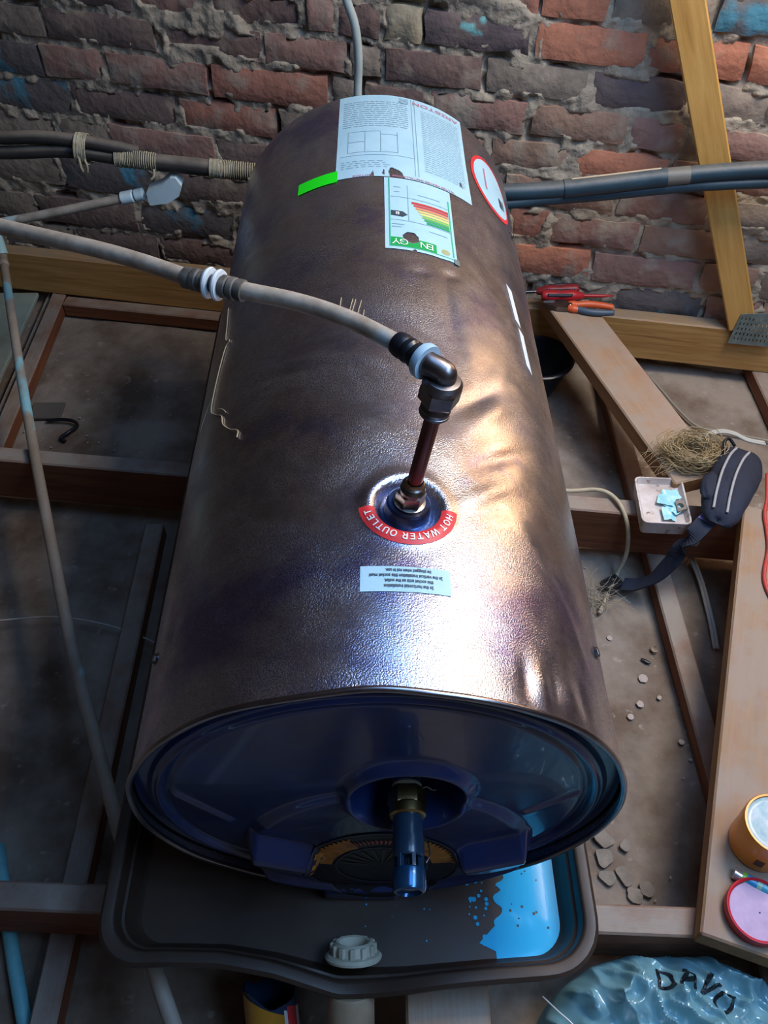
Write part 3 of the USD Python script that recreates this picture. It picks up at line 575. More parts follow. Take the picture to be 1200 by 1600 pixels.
# round red and white sticker
lab = part('round_sticker', 'round white sticker with a red rim, at the right of the far end')
cu, cv = ang(50.2), 1.005
def disc(r0, r1, h, n=40):
    a = np.linspace(0, 2*np.pi, n+1); rr = np.linspace(r0, r1, 8); Am, Rm = np.meshgrid(a, rr); return wrapped(grid_mesh(cu+Rm*np.sin(Am)*.62, cv+Rm*np.cos(Am), 0*Am), h)
obj('red_rim', disc(.060, .088, .0008), M_RED, lab, smooth=True)
obj('white_disc', disc(.0005, .078, .0012), M_LABEL, lab, smooth=True)
obj('red_line', strip(cu-.022, cu-.018, cv-.03, cv+.04, .0018), M_REDINK, lab)
obj('dark_mark', [strip(cu+.018, cu+.028, cv-.035, cv-.005, .0018), strip(cu+.031, cu+.034, cv-.03, cv, .0018)], M_INKDARK, lab)
# red arc round the outlet with its lettering
lab = part('outlet_label', 'red arc label around the outlet pipe')
cu, cv = ROLL*R, .206
a = np.linspace(D(94), D(264), 60); rr = np.linspace(.034, .050, 5); Am, Rm = np.meshgrid(a, rr)
obj('red_arc', wrapped(grid_mesh(cu+Rm*np.sin(Am), cv+Rm*np.cos(Am), 0*Am), .0008), M_RED, lab, smooth=True)
txt = 'HOT WATER OUTLET'; L_ = []
adv = {'I': .5, ' ': .45, 'W': 1.3, 'O': 1.1, 'H': 1.05}; wd = np.array([adv.get(c, .95) for c in txt]); pos = (np.cumsum(wd)-wd/2)/wd.sum()
for c, f in zip(txt, pos):
    if c == ' ': continue
    th_ = D(101+f*156)                                              # right side round the bottom to the left side
    m = meshkit.text_mesh(c, .0068, .0001, True); w = np.asarray(m.vertices).copy(); w[:, 0] -= (w[:, 0].min()+w[:, 0].max())/2
    rad = np.array([math.sin(th_), math.cos(th_)]); tang = np.array([math.cos(th_), -math.sin(th_)])
    q_ = (.0388+w[:, 1])[:, None]*rad+w[:, :1]*tang
    m.vertices = np.c_[cu+q_[:, 0], cv+q_[:, 1], w[:, 2]]; L_.append(wrapped(m, .0014))
obj('arc_lettering', L_, M_WHITEINK, lab)
# small text label
lab = part('socket_label', 'small pale blue label with four lines of text below the outlet')
obj('label_sheet', sheet(ang(-3.2), ang(15.6), .1005, .1295, .0008, (), 40, 10), M_LABEL, lab, smooth=True)
obj('label_text', [words('In the horizontal installation', ang(6.8), .1085, .0034, .0013, True, width=.046), words('this socket acts as the outlet.', ang(6.8), .1145, .0034, .0013, True, width=.046),
    words('In the vertical installation this socket must', ang(6.3), .1205, .0034, .0013, True, width=.069), words('be plugged when not in use.', ang(6.8), .1265, .0034, .0013, True, width=.043)], M_INKDARK, lab)
# two white stripes and the screws
for a0, va, a1, vb in ((49.2, .712, 50.6, .625), (51.9, .618, 52.7, .532)):
    p = np.array([(ang(a0)-.006, va), (ang(a0)+.006, va-.006), (ang(a1)+.007, vb), (ang(a1)-.005, vb+.008)])
    obj('white_strip', wrapped(extrude(Polygon(p).segmentize(.006), .0004), .0006), M_WHITE, HEAT, label='narrow white sticker strip')
for a0, v in ((-63.5, .117), (63.0, .120), (61.5, .925)):
    n_ = np.array([math.sin(D(a0)), 0, math.cos(D(a0))]); sc = [T(hexprism(.0055, .004), n_*R+[0, v, 0], R=frame(n_, (0, 1, 0))), T(lathe([(.0075, -.001), (.0075, .0005), (0, .0007)], 20), n_*R+[0, v, 0], R=frame(n_, (0, 1, 0)))]
    obj('screw', sc, M_CHROME, HEAT)

# ------------------------------------------------------------------ valve screwed into the front socket (its axis runs along -y)
VR = np.array([[1, 0, 0], [0, 0, 1], [0, -1, 0.]])                 # local z -> world -y
VT = thing('drain_valve', 'blue-black valve with a brass nut sticking out of the navy end cap', 'valve', mtx(VR, (.031, .040, .022)))
obj('nipple', lathe([(.0, 0), (.0145, 0), (.0145, .032), (0, .032)], 32), mat('blue_nipple', lin('#2c5f96'), .35, coat=.2), VT, smooth=40)
obj('thread_tape', [T(lathe([(.0150, 0), (.0162, .002), (.0155, .004), (.0164, .006), (.015, .008), (.014, .008)], 24), (0, 0, .022)), tube([(.014, 0, .028), (.021, .004, .027), (.027, .003, .030), (.031, .006, .031)], .0005, 5)], M_STRING, VT, smooth=40)
obj('brass_nut', [hexprism(.0205, .019, .028), lathe([(.0185, .045), (.0195, .047), (.0195, .056), (.0175, .058), (.0, .058)], 36)], M_BRASS, VT, smooth=30)
obj('body', lathe([(.0, .050), (.0155, .050), (.0155, .078), (.0163, .080), (.0163, .096), (.0145, .099), (.0, .099)], 40), M_BLUEBLACK, VT, smooth=35)
ribs = []
for k in range(6):
    a = 2*math.pi*k/6+.2; ribs.append(rbox(.006, .0045, .016, .0005, t=(.0125*math.cos(a), .0125*math.sin(a), .104), R=rotz(math.degrees(a))))
obj('cage', ribs+[lathe([(0, .097), (.006, .097), (.006, .112), (0, .112)], 16)], M_BLUEBLACK, VT, smooth=30)
obj('valve_cap', lathe([(0, .110), (.0160, .110), (.0166, .112), (.0166, .128), (.0155, .131), (.0125, .132), (.0115, .129), (0, .129)], 40), mat('steel_blue_cap', lin('#2a5a86'), .22, .7, coat=.3), VT, smooth=30)
obj('clip_wire', tube([(.016, .002, .078), (.0205, .004, .088), (.021, .006, .098), (.017, .007, .106)], .0008, 6), M_CHROME, VT, smooth=True)

# ------------------------------------------------------------------ outlet riser, elbow and plastic pipe
RB, RT = OUT+un*.004, np.array([.0570, .206, .407])
rd = (RT-RB)/np.linalg.norm(RT-RB); RRt = frame(rd, (0, 1, 0)); RL = np.linalg.norm(RT-RB)
CP = thing('riser_pipe', 'short tarnished copper riser pipe standing in the hot water outlet', 'pipe', mtx(RRt, RB))
obj('tube', lathe([(0, 0), (.0075, 0), (.0075, RL), (0, RL)], 32), M_COPPER, CP, smooth=40)
obj('compression_nut', [hexprism(.0150, .014, .004), lathe([(.0165, 0), (.0165, .004), (.012, .005)], 32), lathe([(.0125, .017), (.0128, .022), (.0105, .026), (.0118, .028), (.0095, .030), (.0, .030)], 32)], M_CHROME, CP, smooth=30)
obj('olive', lathe([(.0085, .029), (.0105, .030), (.0085, .033)], 24), mat('brass_olive', lin('#a58f6c'), .35, 1.0), CP, smooth=True)
EL = thing('elbow_fitting', 'dark tarnished elbow fitting joining the copper riser to the grey pipe', 'elbow', mtx(RRt, RT))
obj('hex_nut', [hexprism(.0185, .017, -.010), lathe([(.0135, -.022), (.0140, -.018), (.0125, -.014), (.0150, -.010)], 32), lathe([(.0105, -.026), (.0142, -.0245), (.0142, -.022), (.011, -.020)], 32)], M_DARKMETAL, EL, smooth=25)
obj('collar', lathe([(.0, .007), (.0178, .007), (.0178, .011), (.0150, .0145), (.010, .0155), (0, .0155)], 40), M_DARKMETAL, EL, smooth=35)
ZP = .432
PJ = np.array([.0430, .2170, ZP])                                   # where the elbow takes the pipe
loc = lambda p: (np.asarray(p)-RT) @ RRt.T
pdir = np.array([-.67, .74, .0]); pdir /= np.linalg.norm(pdir)
c0 = np.array([0, 0, .008]); c1 = np.array([0, 0, .021]); c2 = loc(PJ-pdir*.006); c3 = loc(PJ)
obj('bend', tube([c0, c1*.9, (c1*1.1+c2*.35)/1.45, c2, c3], .0105, 20), M_DARKMETAL, EL, smooth=True)
obj('ring', T(lathe([(.0105, -.004), (.0155, -.004), (.0160, -.002), (.0160, .002), (.0150, .004), (.0105, .004)], 32), loc(PJ), R=frame(pdir) @ RRt.T), mat('pale_blue_ring', lin('#a9c6d6'), .4), EL, smooth=35)
HR = frame(pdir)
bl = [(.0090, .004), (.0112, .005), (.0116, .011), (.0100, .013), (.0116, .016), (.0116, .020), (.0102, .022), (.0114, .025), (.0114, .030), (.0105, .034), (.0, .034)]
obj('ribbed_sleeve', T(lathe(bl, 28), loc(PJ), R=HR @ RRt.T), M_BLACK, EL, smooth=25)
path = np.array([PJ+pdir*.030, (-.0134, .2695, ZP), (-.043, .289, ZP), (-.0732, .304, ZP), (-.101, .314, ZP), (-.1274, .323, ZP)])
PG = thing('outlet_pipe', 'dusty grey plastic pipe from the elbow over the heater to the white-ringed coupling', 'pipe')
obj('tube', tube(path, .0082, 20, 10), M_PIPE, PG, smooth=True)
cd = np.array([-.93, .37, 0]); cd /= np.linalg.norm(cd); CC = np.array([-.1498, .3315, ZP]); CR = frame(cd)
CO = thing('pipe_coupling', 'black ribbed pipe coupling with two white rings, left of the heater', 'coupling', mtx(CR, CC))
half = [(.0, .004), (.0092, .004), (.0092, .008), (.0108, .009), (.0108, .014), (.0094, .015), (.0108, .017), (.0108, .022), (.0094, .023), (.0104, .026), (.0104, .031), (.0, .032)]
obj('sleeve', [lathe(half, 28), T(lathe(half, 28), R=np.diag([1, -1, -1.]))], mat('dusty_black_sleeve', lin('#3b3732'), .6, color2=lin('#6d655b'), nscale=60), CO, smooth=25)
obj('core', lathe([(0, -.006), (.0085, -.006), (.0085, .006), (0, .006)], 24), M_BLACK, CO, smooth=35)
for s in (-1, 1): obj('ring', T(lathe([(.0085, -.002), (.0142, -.002), (.0150, 0), (.0142, .002), (.0085, .002)], 32), (0, 0, s*.0050)), M_WHITE, CO, smooth=35)
p2 = np.array([CC+cd*.026, (-.222, .368, ZP), (-.2738, .3925, ZP), (-.380, .4346, ZP), (-.53, .50, ZP-.002), (-.80, .615, ZP-.01), (-1.25, .80, ZP-.03)])
obj('supply_pipe', tube(p2, .0082, 20, 10), M_PIPE, label='long dusty grey pipe running from the coupling out of the left edge', cat='pipe', smooth=True)

# ------------------------------------------------------------------ drip tray
TR_F, TR_Z = -.264, -.208
def tray_loop(off, z, n=240, zdip=0.0):
    """Rounded rectangle with a bulged front edge, set in by off."""
    x0, x1, y0, y1, r = -.338+off, .264-off, -.102+off, 1.22-off, max(.052-off*.55, .012)
    pr = rrect(x0, y0, x1, y1, r).exterior; P_ = np.array([pr.interpolate(s, normalized=True).coords[0] for s in np.linspace(0, 1, n, endpoint=False)])
    w = sstep(.12, .02, P_[:, 1]-y0+.0)*1.0
    fx = np.interp(P_[:, 0], [-.34, -.26, -.19, -.125, -.05, .03, .13, .2, .27], [0, .002, 0, -.010, -.028, -.027, -.020, -.016, -.006])
    P_[:, 1] += fx*w
    dip = -.030*np.exp(-((P_[:, 0]+.030)/.075)**2)*w*zdip
    return np.c_[P_, np.full(n, z)+dip]
n = 480
loops = [tray_loop(-.003, TR_Z-.014, n, 1), tray_loop(-.004, TR_Z-.004, n, 1), tray_loop(0, TR_Z, n, 1), tray_loop(.010, TR_Z, n, 1), tray_loop(.014, TR_Z-.003, n, 1), tray_loop(.018, TR_Z-.020, n, .6), tray_loop(.021, TR_Z-.022, n, .5), tray_loop(.028, TR_F+.008, n, 0), tray_loop(.034, TR_F, n, 0)]
outer = [tray_loop(.010, TR_Z-.014, n, 1), tray_loop(.022, TR_F-.002, n, 0), tray_loop(.028, TR_F-.0035, n, 0)]
def loft(Ls):
    V = np.vstack(Ls); F = []
    for i in range(len(Ls)-1):
        a = i*n+np.arange(n); b = i*n+(np.arange(n)+1) % n; F += [np.c_[a, b, b+n], np.c_[a, b+n, a+n]]
    return tm(V, np.vstack(F))
PAN = thing('drip_tray', 'dark plastic drip tray under the water heater with water pooled in its right side', 'tray')
fl = Polygon(loops[-1][:, :2])
wallm = loft(loops); wallm.invert()
obj('basin', [wallm, loft([loops[0]]+outer), extrude(fl.buffer(.0005), .0015, (0, 0, TR_F-.0014)), extrude(Polygon(outer[-1][:, :2]), .001, (0, 0, TR_F-.0040))], M_PAN, PAN, smooth=30)
# water: a thin pool, ragged at left, its blue reflection painted into the colour
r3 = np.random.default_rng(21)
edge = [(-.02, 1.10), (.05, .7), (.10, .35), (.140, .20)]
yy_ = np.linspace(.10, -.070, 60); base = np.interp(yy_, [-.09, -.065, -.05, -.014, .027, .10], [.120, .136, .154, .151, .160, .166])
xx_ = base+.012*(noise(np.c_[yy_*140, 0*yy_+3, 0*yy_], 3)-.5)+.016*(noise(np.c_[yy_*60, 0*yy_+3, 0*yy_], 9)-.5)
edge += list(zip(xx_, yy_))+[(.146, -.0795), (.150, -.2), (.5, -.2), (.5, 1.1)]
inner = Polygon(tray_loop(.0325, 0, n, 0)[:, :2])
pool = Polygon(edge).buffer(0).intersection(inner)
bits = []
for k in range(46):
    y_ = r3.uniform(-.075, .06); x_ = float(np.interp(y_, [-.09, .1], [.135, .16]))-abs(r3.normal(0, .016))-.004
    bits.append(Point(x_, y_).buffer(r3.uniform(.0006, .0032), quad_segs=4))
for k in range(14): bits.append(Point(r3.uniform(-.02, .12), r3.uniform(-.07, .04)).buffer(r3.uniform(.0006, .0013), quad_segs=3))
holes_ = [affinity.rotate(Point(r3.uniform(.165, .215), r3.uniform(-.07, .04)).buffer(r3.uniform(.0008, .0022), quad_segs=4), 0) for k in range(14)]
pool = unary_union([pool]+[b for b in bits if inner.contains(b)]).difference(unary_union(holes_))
M_PAINTED_BLUE = mat('painted_sky_blue', lin('#33b4ea'), .12, coat=.3)  # flat blue base colour stands in for reflected sky
obj('water', extrude(pool, .0008, (0, 0, TR_F+.0002)), M_PAINTED_BLUE, label='wet patch with its sky reflection painted flat bright blue, ragged at the left, in the drip tray', cat='puddle')
DN = thing('drain_nut', 'pale castellated plastic drain nut on the front of the drip tray', 'nut', mtx(frame((0, .857, .515), (1, 0, 0)), (-.0315, -.090, -.2435)))
M_DN = mat('pale_drain', lin('#cfd0bd'), .6, color2=lin('#b0b09c'), nscale=30, dust=lin('#8d8577'), dust_amt=.3)
obj('flange', lathe([(.0, .0), (.034, 0), (.035, .003), (.032, .006), (.026, .007), (.0, .007)], 48), M_DN, DN, smooth=30)
obj('threaded_end', lathe([(.026, .004), (.0245, .018), (.021, .020), (.0175, .019), (.0155, .010), (.014, .002), (0, .002)], 48), M_DN, DN, smooth=30)
for k in range(12):
    a = 2*math.pi*k/12; obj('lug', rbox(.005, .007, .012, .001, t=(.0262*math.cos(a), .0262*math.sin(a), .012), R=rotz(math.degrees(a))), M_DN, DN)
DP = thing('drain_pipe', 'cream plastic drain pipe going down under the front of the drip tray', 'pipe', mtx(frame((0, .80, .60), (1, 0, 0)), (-.0345, -.121, -.262)))
M_CREAM = mat('cream_pvc', lin('#a8957b'), .55, color2=lin('#927f66'), nscale=20, bump=.15)
obj('socket', lathe([(0, .0), (.0275, .0), (.0285, -.004), (.0285, -.040), (.026, -.044), (0, -.044)], 40), M_CREAM, DP, smooth=35)
obj('tube', lathe([(.0, -.03), (.0255, -.03), (.0255, -.26), (.0, -.26)], 40), M_CREAM, DP, smooth=35)

# ------------------------------------------------------------------ thin pipe lying over the beams at the left, and its neighbour
tp = [(-.957, 1.56, -.2985), (-.912, 1.437, -.299), (-.786, 1.10, -.300), (-.663, .784, -.299), (-.510, .403, -.300), (-.419, .201, -.299), (-.361, .077, -.2985), (-.289, -.081, -.2990), (-.24, -.175, -.300), (-.17, -.32, -.304)]
TP = thing('overflow_pipe', 'long thin streaky pipe slanting over the beams from the far left to the drip tray', 'pipe')
obj('tube', tube(tp, .0105, 16, 8), mat('streaky_pipe', lin('#a89d90'), .55, color2=lin('#86745f'), nscale=7, stretch=(1, .5, 1), color3=lin('#8fc4cc'), n3=9, lo3=.60, hi3=.64, bump=.1), TP, smooth=True)
obj('end_bead', T(lathe([(.0, -.012), (.0115, -.012), (.013, -.008), (.0125, 0), (.0115, .006), (.0105, .006)], 24), (-.938, 1.505, -.2985), R=frame((.34, -.94, 0))), M_PVC, TP, smooth=35)
obj('pipe_cap', [T(lathe([(0, 0), (.014, 0), (.0145, .003), (.0145, .045), (.012, .05), (0, .05)], 28), (-.953, 1.548, -.2955), R=frame((-.25, .6, .55)))], mat('cyan_white_cap', lin('#a9d3d6'), .4), TP, label='pale cyan cap', smooth=35)
obj('turquoise_pipe', tube([(-.60, .12, -.452), (-.535, -.03, -.452), (-.46, -.19, -.452), (-.40, -.33, -.452)], .0105, 14), mat('turquoise_pipe_paint', lin('#7fc3c9'), .5, color2=lin('#5b9aa2'), nscale=10), label='turquoise pipe end in the bottom left corner of the picture', cat='pipe', smooth=True)

# ------------------------------------------------------------------ hoses behind the heater
HL = thing('lagged_hose', 'dusty black lagged hose with cream string bindings, left of the heater', 'hose')
hl = [(-1.35, 1.30, .10), (-.95, 1.27, .112), (-.725, 1.245, .117), (-.60, 1.24, .122), (-.50, 1.24, .108), (-.42, 1.24, .098), (-.30, 1.24, .084), (-.20, 1.235, .072), (-.08, 1.21, .06)]
obj('lagging', tube(hl, [.0125, .0125, .0125, .0125, .013, .016, .016, .015, .013], 18), M_HOSE_L, HL, smooth=True)
def coil(path_, r, turns, wr=.0011):
    Pp = smooth_path(path_, 40); tt = np.linspace(0, len(Pp)-1, turns*14); C = np.array([[np.interp(x, np.arange(len(Pp)), Pp[:, k]) for k in range(3)] for x in tt])
    d = Pp[-1]-Pp[0]; Fm = frame(d); a = np.linspace(0, 2*np.pi*turns, len(tt)); rr = r+.0006*np.sin(a*.37)
    return tube(C+rr[:, None]*(np.cos(a)[:, None]*Fm[0]+np.sin(a)[:, None]*Fm[1]), wr, 5, raw=True)
obj('string_binding', coil([(-.505, 1.24, .109), (-.47, 1.24, .105), (-.425, 1.24, .099)], .0162, 22, .0014), M_STRING, HL, smooth=True)
obj('string_binding', coil([(-.325, 1.24, .087), (-.29, 1.24, .083), (-.235, 1.24, .077)], .0168, 26, .0014), M_STRING, HL, smooth=True)
obj('string_end', tube([(-.248, 1.225, .075), (-.246, 1.215, .055), (-.249, 1.213, .045)], .004, 7), M_STRING, HL, smooth=True)
obj('string_end', tube([(-.43, 1.222, .094), (-.432, 1.217, .082), (-.438, 1.216, .076)], .0025, 6), M_STRING, HL, smooth=True)
HU = thing('curved_hose', 'upper thin black hose curving down onto the lagged hose at the left edge', 'hose')
hu = [(-1.35, 1.29, .125), (-.95, 1.265, .140), (-.714, 1.245, .146), (-.64, 1.24, .149), (-.571, 1.24, .142), (-.50, 1.243, .127), (-.46, 1.252, .112)]
obj('lagging', tube(hu, .0125, 16), M_HOSE_L, HU, smooth=True)
obj('string_binding', [coil([(-.574, 1.24, .128), (-.565, 1.24, .127), (-.552, 1.24, .125)], .0275, 9, .0016)], M_STRING, HU, smooth=True)
obj('string_end', [tube([(-.566, 1.214, .125), (-.566, 1.211, .105), (-.565, 1.213, .094)], .0028, 6), tube([(-.557, 1.214, .123), (-.554, 1.212, .106), (-.557, 1.213, .092)], .0022, 6)], M_STRING, HU, smooth=True)
HRt = thing('insulated_hose', 'dark blue insulated hose running from behind the heater past the strut', 'hose')
hr = [(.08, 1.225, .03), (.20, 1.24, .034), (.256, 1.24, .034), (.352, 1.24, .038), (.46, 1.24, .05), (.565, 1.238, .064), (.68, 1.225, .082), (.80, 1.205, .098), (1.0, 1.17, .112), (1.4, 1.10, .13)]
hp = smooth_path(hr, 8)
def sub(a, b): return hp[a:b]
for a_, b_, r_ in ((0, 27, .0165), (26, 42, .0185), (41, len(hp), .0165)): obj('lagging', tube(sub(a_, b_), r_, 20, raw=True), M_HOSE, HRt, smooth=40)
obj('tape_wrap', tube(sub(41, 45), .0172, 20, raw=True), mat('grey_tape', lin('#6b6a63'), .5), HRt, smooth=40)
obj('seam_dust', tube(sub(27, 41)+[0, .002, .0165], .0035, 8, raw=True), mat('cream_dust_line', lin('#b7a58c'), .9), HRt, smooth=True)
HR2 = thing('thin_hose', 'thinner dark hose tucked under the insulated hose right of the heater', 'hose')
obj('lagging', tube([(.10, 1.23, .0), (.20, 1.236, .008), (.258, 1.236, .011), (.348, 1.238, .019), (.46, 1.242, .026), (.595, 1.236, .044), (.681, 1.222, .058), (.80, 1.203, .072), (1.0, 1.168, .085), (1.4, 1.1, .10)], .0115, 16), M_HOSE, HR2, smooth=True)
obj('vent_hose', tube([(-.075, 1.275, .47), (-.060, 1.272, .42), (-.047, 1.27, .371), (-.034, 1.27, .331), (-.029, 1.27, .278), (-.032, 1.268, .21), (-.034, 1.255, .10), (-.034, 1.22, .03), (-.034, 1.175, .0)], .0078, 16), mat('white_vent_hose', lin('#b9c4bf'), .45, color2=lin('#a3ada8'), nscale=12), label='white plastic hose rising behind the far end of the heater', cat='hose', smooth=True)
WP = thing('capped_pipe', 'dusty white pipe ending in a pale blue elbow end, left of the heater', 'pipe')
obj('tube', tube([(-1.3, 1.26, -.115), (-.95, 1.25, -.056), (-.776, 1.24, -.028), (-.637, 1.24, -.002), (-.54, 1.24, .018), (-.478, 1.24, .030)], .0092, 16), M_PVC, WP, smooth=True)
wd_ = np.array([.06, 0, .0125]); wd_ /= np.linalg.norm(wd_); WR = frame(wd_)
M_PB = mat('pale_blue_fitting', lin('#cfe6ea'), .45, color2=lin('#b9d4da'), nscale=16, dust=lin('#a79c8f'), dust_amt=.3)
obj('collar', [T(lathe([(0, 0), (.0125, 0), (.013, .002), (.013, .024), (.0115, .026), (0, .026)], 28), (-.512, 1.24, .024), R=WR), T(lathe([(0, .030), (.0122, .030), (.0125, .033), (.0122, .046), (0, .046)], 28), (-.512, 1.24, .024), R=WR)], M_PB, WP, smooth=35)
bl_ = extrude(Polygon([(-.030, -.016), (.004, -.020), (.030, -.012), (.042, .004), (.038, .020), (.030, .022), (.004, .010), (-.026, .006)]).buffer(.003, quad_segs=3), .034)
obj('elbow_end', T(bl_, (-.426, 1.256, .044), R=np.array([[.97, 0, .24], [-.24, 0, .97], [0, -1, 0.]])), M_PB, WP, smooth=30)

# ------------------------------------------------------------------ things lying about at the right
BOWL = thing('plastic_bowl', 'black plastic bowl on the dusty ceiling boards beside the heater', 'bowl', mtx(None, (.385, 1.215, FZ)))
obj('shell', lathe([(0, .002), (.045, .002), (.060, .045), (.072, .088), (.080, .092), (.082, .097), (.078, .099), (.070, .097), (.057, .046), (.042, .008), (0, .008)], 64), M_BLACK, BOWL, smooth=40)
obj('residue', lump(.022, .022, .010, 3, .3, 2, 4, t=(-.022, .004, .012)), mat('mustard_residue', lin('#7d7434'), .9), BOWL, smooth=True)
# tools on the beam
def lay(p0, d): d = np.array(d, float); d /= np.linalg.norm(d); return d
def driver(name, label, base, tip, hs, M1, M2, bladeM, tipw):
    base, tip = np.array(base), np.array(tip); d = tip-base; Ld = np.linalg.norm(d); Fm = frame(d)
    o = thing(name, label, 'screwdriver', mtx(Fm, base), 'red screwdrivers on the far beam' if False else None)
    obj('handle', lathe([(0, 0), (.008, .001), (.0125, .008), (.0130, .030), (.0112, .045), (.0130, .062), (.0140, .074), (.0105, .084), (.0085, .095), (.0060, .1), (0, .1)], 28), M1, o, smooth=40)
    for k in range(3):
        a = 2*math.pi*k/3+.4; obj('grip', tube([(.0112*math.cos(a), .0112*math.sin(a), .012), (.0118*math.cos(a), .0118*math.sin(a), .04), (.0118*math.cos(a), .0118*math.sin(a), .07)], .0042, 8), M2, o, smooth=True)
    obj('blade', [lathe([(0, .098), (.0040, .098), (.0040, Ld-.02), (.0026, Ld-.018), (.0026, Ld-.012), (0, Ld-.012)], 16), rbox(tipw, .0022, .014, .0004, t=(0, 0, Ld-.007))], bladeM, o, smooth=35)
    return o
M_DRED = mat('red_grip', lin('#b8242b'), .4); M_DBLK = mat('charcoal_grip', lin('#2c2b35'), .5)
driver('screwdriver', 'red screwdriver with a charcoal handle end pointing right, lying behind the pliers', (.385, 1.306, -.2575), (.556, 1.312, -.2640), 1, M_DRED, M_DBLK, mat('red_shaft', lin('#b3262b'), .4), .006)
driver('screwdriver', 'red handled screwdriver pointing left with a bare steel blade, against the wall behind the pliers', (.478, 1.332, -.2580), (.330, 1.336, -.270), 1, mat('dark_red_grip', lin('#8e2226'), .45), M_DBLK, M_CHROME, .005)
PL = thing('side_cutters', 'side cutting pliers with orange and grey-blue handles lying across the brace plank', 'pliers', mtx(rotz(-9), (.447, 1.272, -.2640)))
M_ORG, M_GBL = mat('orange_grip', lin('#d05a2c'), .45), mat('grey_blue_grip', lin('#3f4f60'), .5)
jaw = Polygon([(-.062, .002), (-.050, .009), (-.030, .013), (-.008, .013), (.004, .008), (.004, -.008), (-.008, -.013), (-.030, -.013), (-.050, -.007), (-.062, -.001)])
obj('jaws', extrude(jaw.buffer(.001), .011, (0, 0, -.0055)), M_DARKMETAL, PL, smooth=25)
obj('cutting_edge', extrude(Polygon([(-.060, .001), (-.050, .008), (-.034, .0095), (-.036, .003)]), .0022, (0, 0, .0052)), mat('bright_steel', lin('#cfd3d3'), .25, 1.0), PL)
obj('pivot', lathe([(0, .0), (.0055, 0), (.0055, .007), (.004, .008), (0, .008)], 20), M_CHROME, PL, smooth=30)
for s in (1, -1):
    P_ = [(.004, .004*s, 0), (.018, .009*s, 0), (.045, .015*s, 0), (.075, .014*s, 0), (.100, .010*s, 0)]
    obj('handle', tube(P_, [.0060, .0075, .0080, .0078, .0065], 14, 8), M_ORG if s > 0 else M_GBL, PL, smooth=True)
    obj('grip_collar', tube([(-.004, .006*s, 0), (.008, .0085*s, 0), (.020, .010*s, 0)], [.0075, .0092, .0070], 12), M_ORG, PL, smooth=True)
# strap, white tray, hemp, pouch
TRY = thing('soap_tray', 'small square white plastic tray with pale scraps, on the middle beam by the hemp', 'tray', mtx(rotz(-4), (.531, .682, -.310)))
sq = rrect(-.046, -.058, .046, .058, .012)
lp = lambda off, z: np.c_[np.array([sq.buffer(-off).exterior.interpolate(s, normalized=True).coords[0] for s in np.linspace(0, 1, 96, endpoint=False)]), np.full(96, z)]
n_keep = n; n = 96
obj('body', [loft([lp(.006, .0), lp(0, .034), lp(.0008, .036), lp(.004, .036), lp(.006, .030), lp(.009, .024)]), extrude(Polygon(lp(.0088, 0)[:, :2]), .002, (0, 0, .0225))], mat('old_white_plastic', lin('#cfc9c6'), .4, color2=lin('#b7a9a2'), nscale=20, color3=lin('#8d7a70'), n3=70, lo3=.6, hi3=.66), TRY, smooth=35)
n = n_keep
r4 = np.random.default_rng(4)
for k in range(4):
    U, V = np.meshgrid(np.linspace(-.012, .012, 9), np.linspace(-.016, .016, 9)); Wv = .010*(fbm(np.stack([U*90+k*5, V*90, 0*U], -1), 3, k)-.3)
    obj('scrap', T(grid_mesh(U, V, Wv), (.008+.012*(k % 2), -.030+.016*k, .030), R=rotz(35*k)), mat('cyan_scrap', lin('#9fdbe6'), .25), TRY, smooth=True, label='crumpled pale cyan scrap')
obj('broken_piece', T(extrude(Polygon([(-.012, -.012), (.010, -.010), (.013, .010), (-.004, .013)]).difference(Point(0, 0).buffer(.006)), .006), (.030, -.014, .032), R=rotz(20)), mat('grey_piece', lin('#7f776d'), .7), TRY)
HEMP = []
for k in range(170):
    c = np.array([.607, .785, -.262]); a0 = r4.uniform(0, 2*np.pi); rad = r4.uniform(.022, .055); n_ = r4.integers(5, 9); sweep = r4.uniform(1.2, 4.5); zz = r4.uniform(-.006, .030)
    P_ = []
    for i in range(n_):
        a = a0+sweep*i/(n_-1); q_ = rad*(1+.25*r4.normal()*.5); P_.append(c+[1.15*q_*math.cos(a), .85*q_*math.sin(a), zz+.012*r4.normal()*.6])
    HEMP.append(tube(P_, r4.uniform(.0004, .0009), 4, 4, caps=False))
for k in range(26):
    a = r4.uniform(2.2, 4.2); p = np.array([.607-.045, .785+r4.uniform(-.05, .03), -.262+r4.uniform(0, .02)]); HEMP.append(tube([p, p+[-.03*r4.random(), -.02+.04*r4.random(), .004], p+[-.055*r4.random()-.01, -.03+.03*r4.random(), -.004]], .0004, 4, 4, caps=False))
obj('hemp_fibre', HEMP, mat('hemp', lin('#b39f79'), .8, color2=lin('#8e7850'), nscale=50), label='loose ball of blond hemp fibre on the end of the brace plank', cat='hemp', kind='stuff', smooth=True)
pd = np.array([.50, .866, 0]); pn = np.array([.866, -.50, 0]); PC = np.array([.650, .688, -.245])
PO = thing('tool_pouch', 'navy fabric pouch with grey piping and a buckled strap, beside the white tray', 'pouch', mtx([pd, -pn, (0, 0, 1)], PC))
M_NF = mat('navy_fabric', lin('#20283a'), .85, color2=lin('#171d2c'), nscale=18, bump=.5, bscale=160, bdist=.002)
u, v = np.meshgrid(np.linspace(0, 2*np.pi, 65), np.linspace(0, np.pi, 33)); sx = np.cos(v)
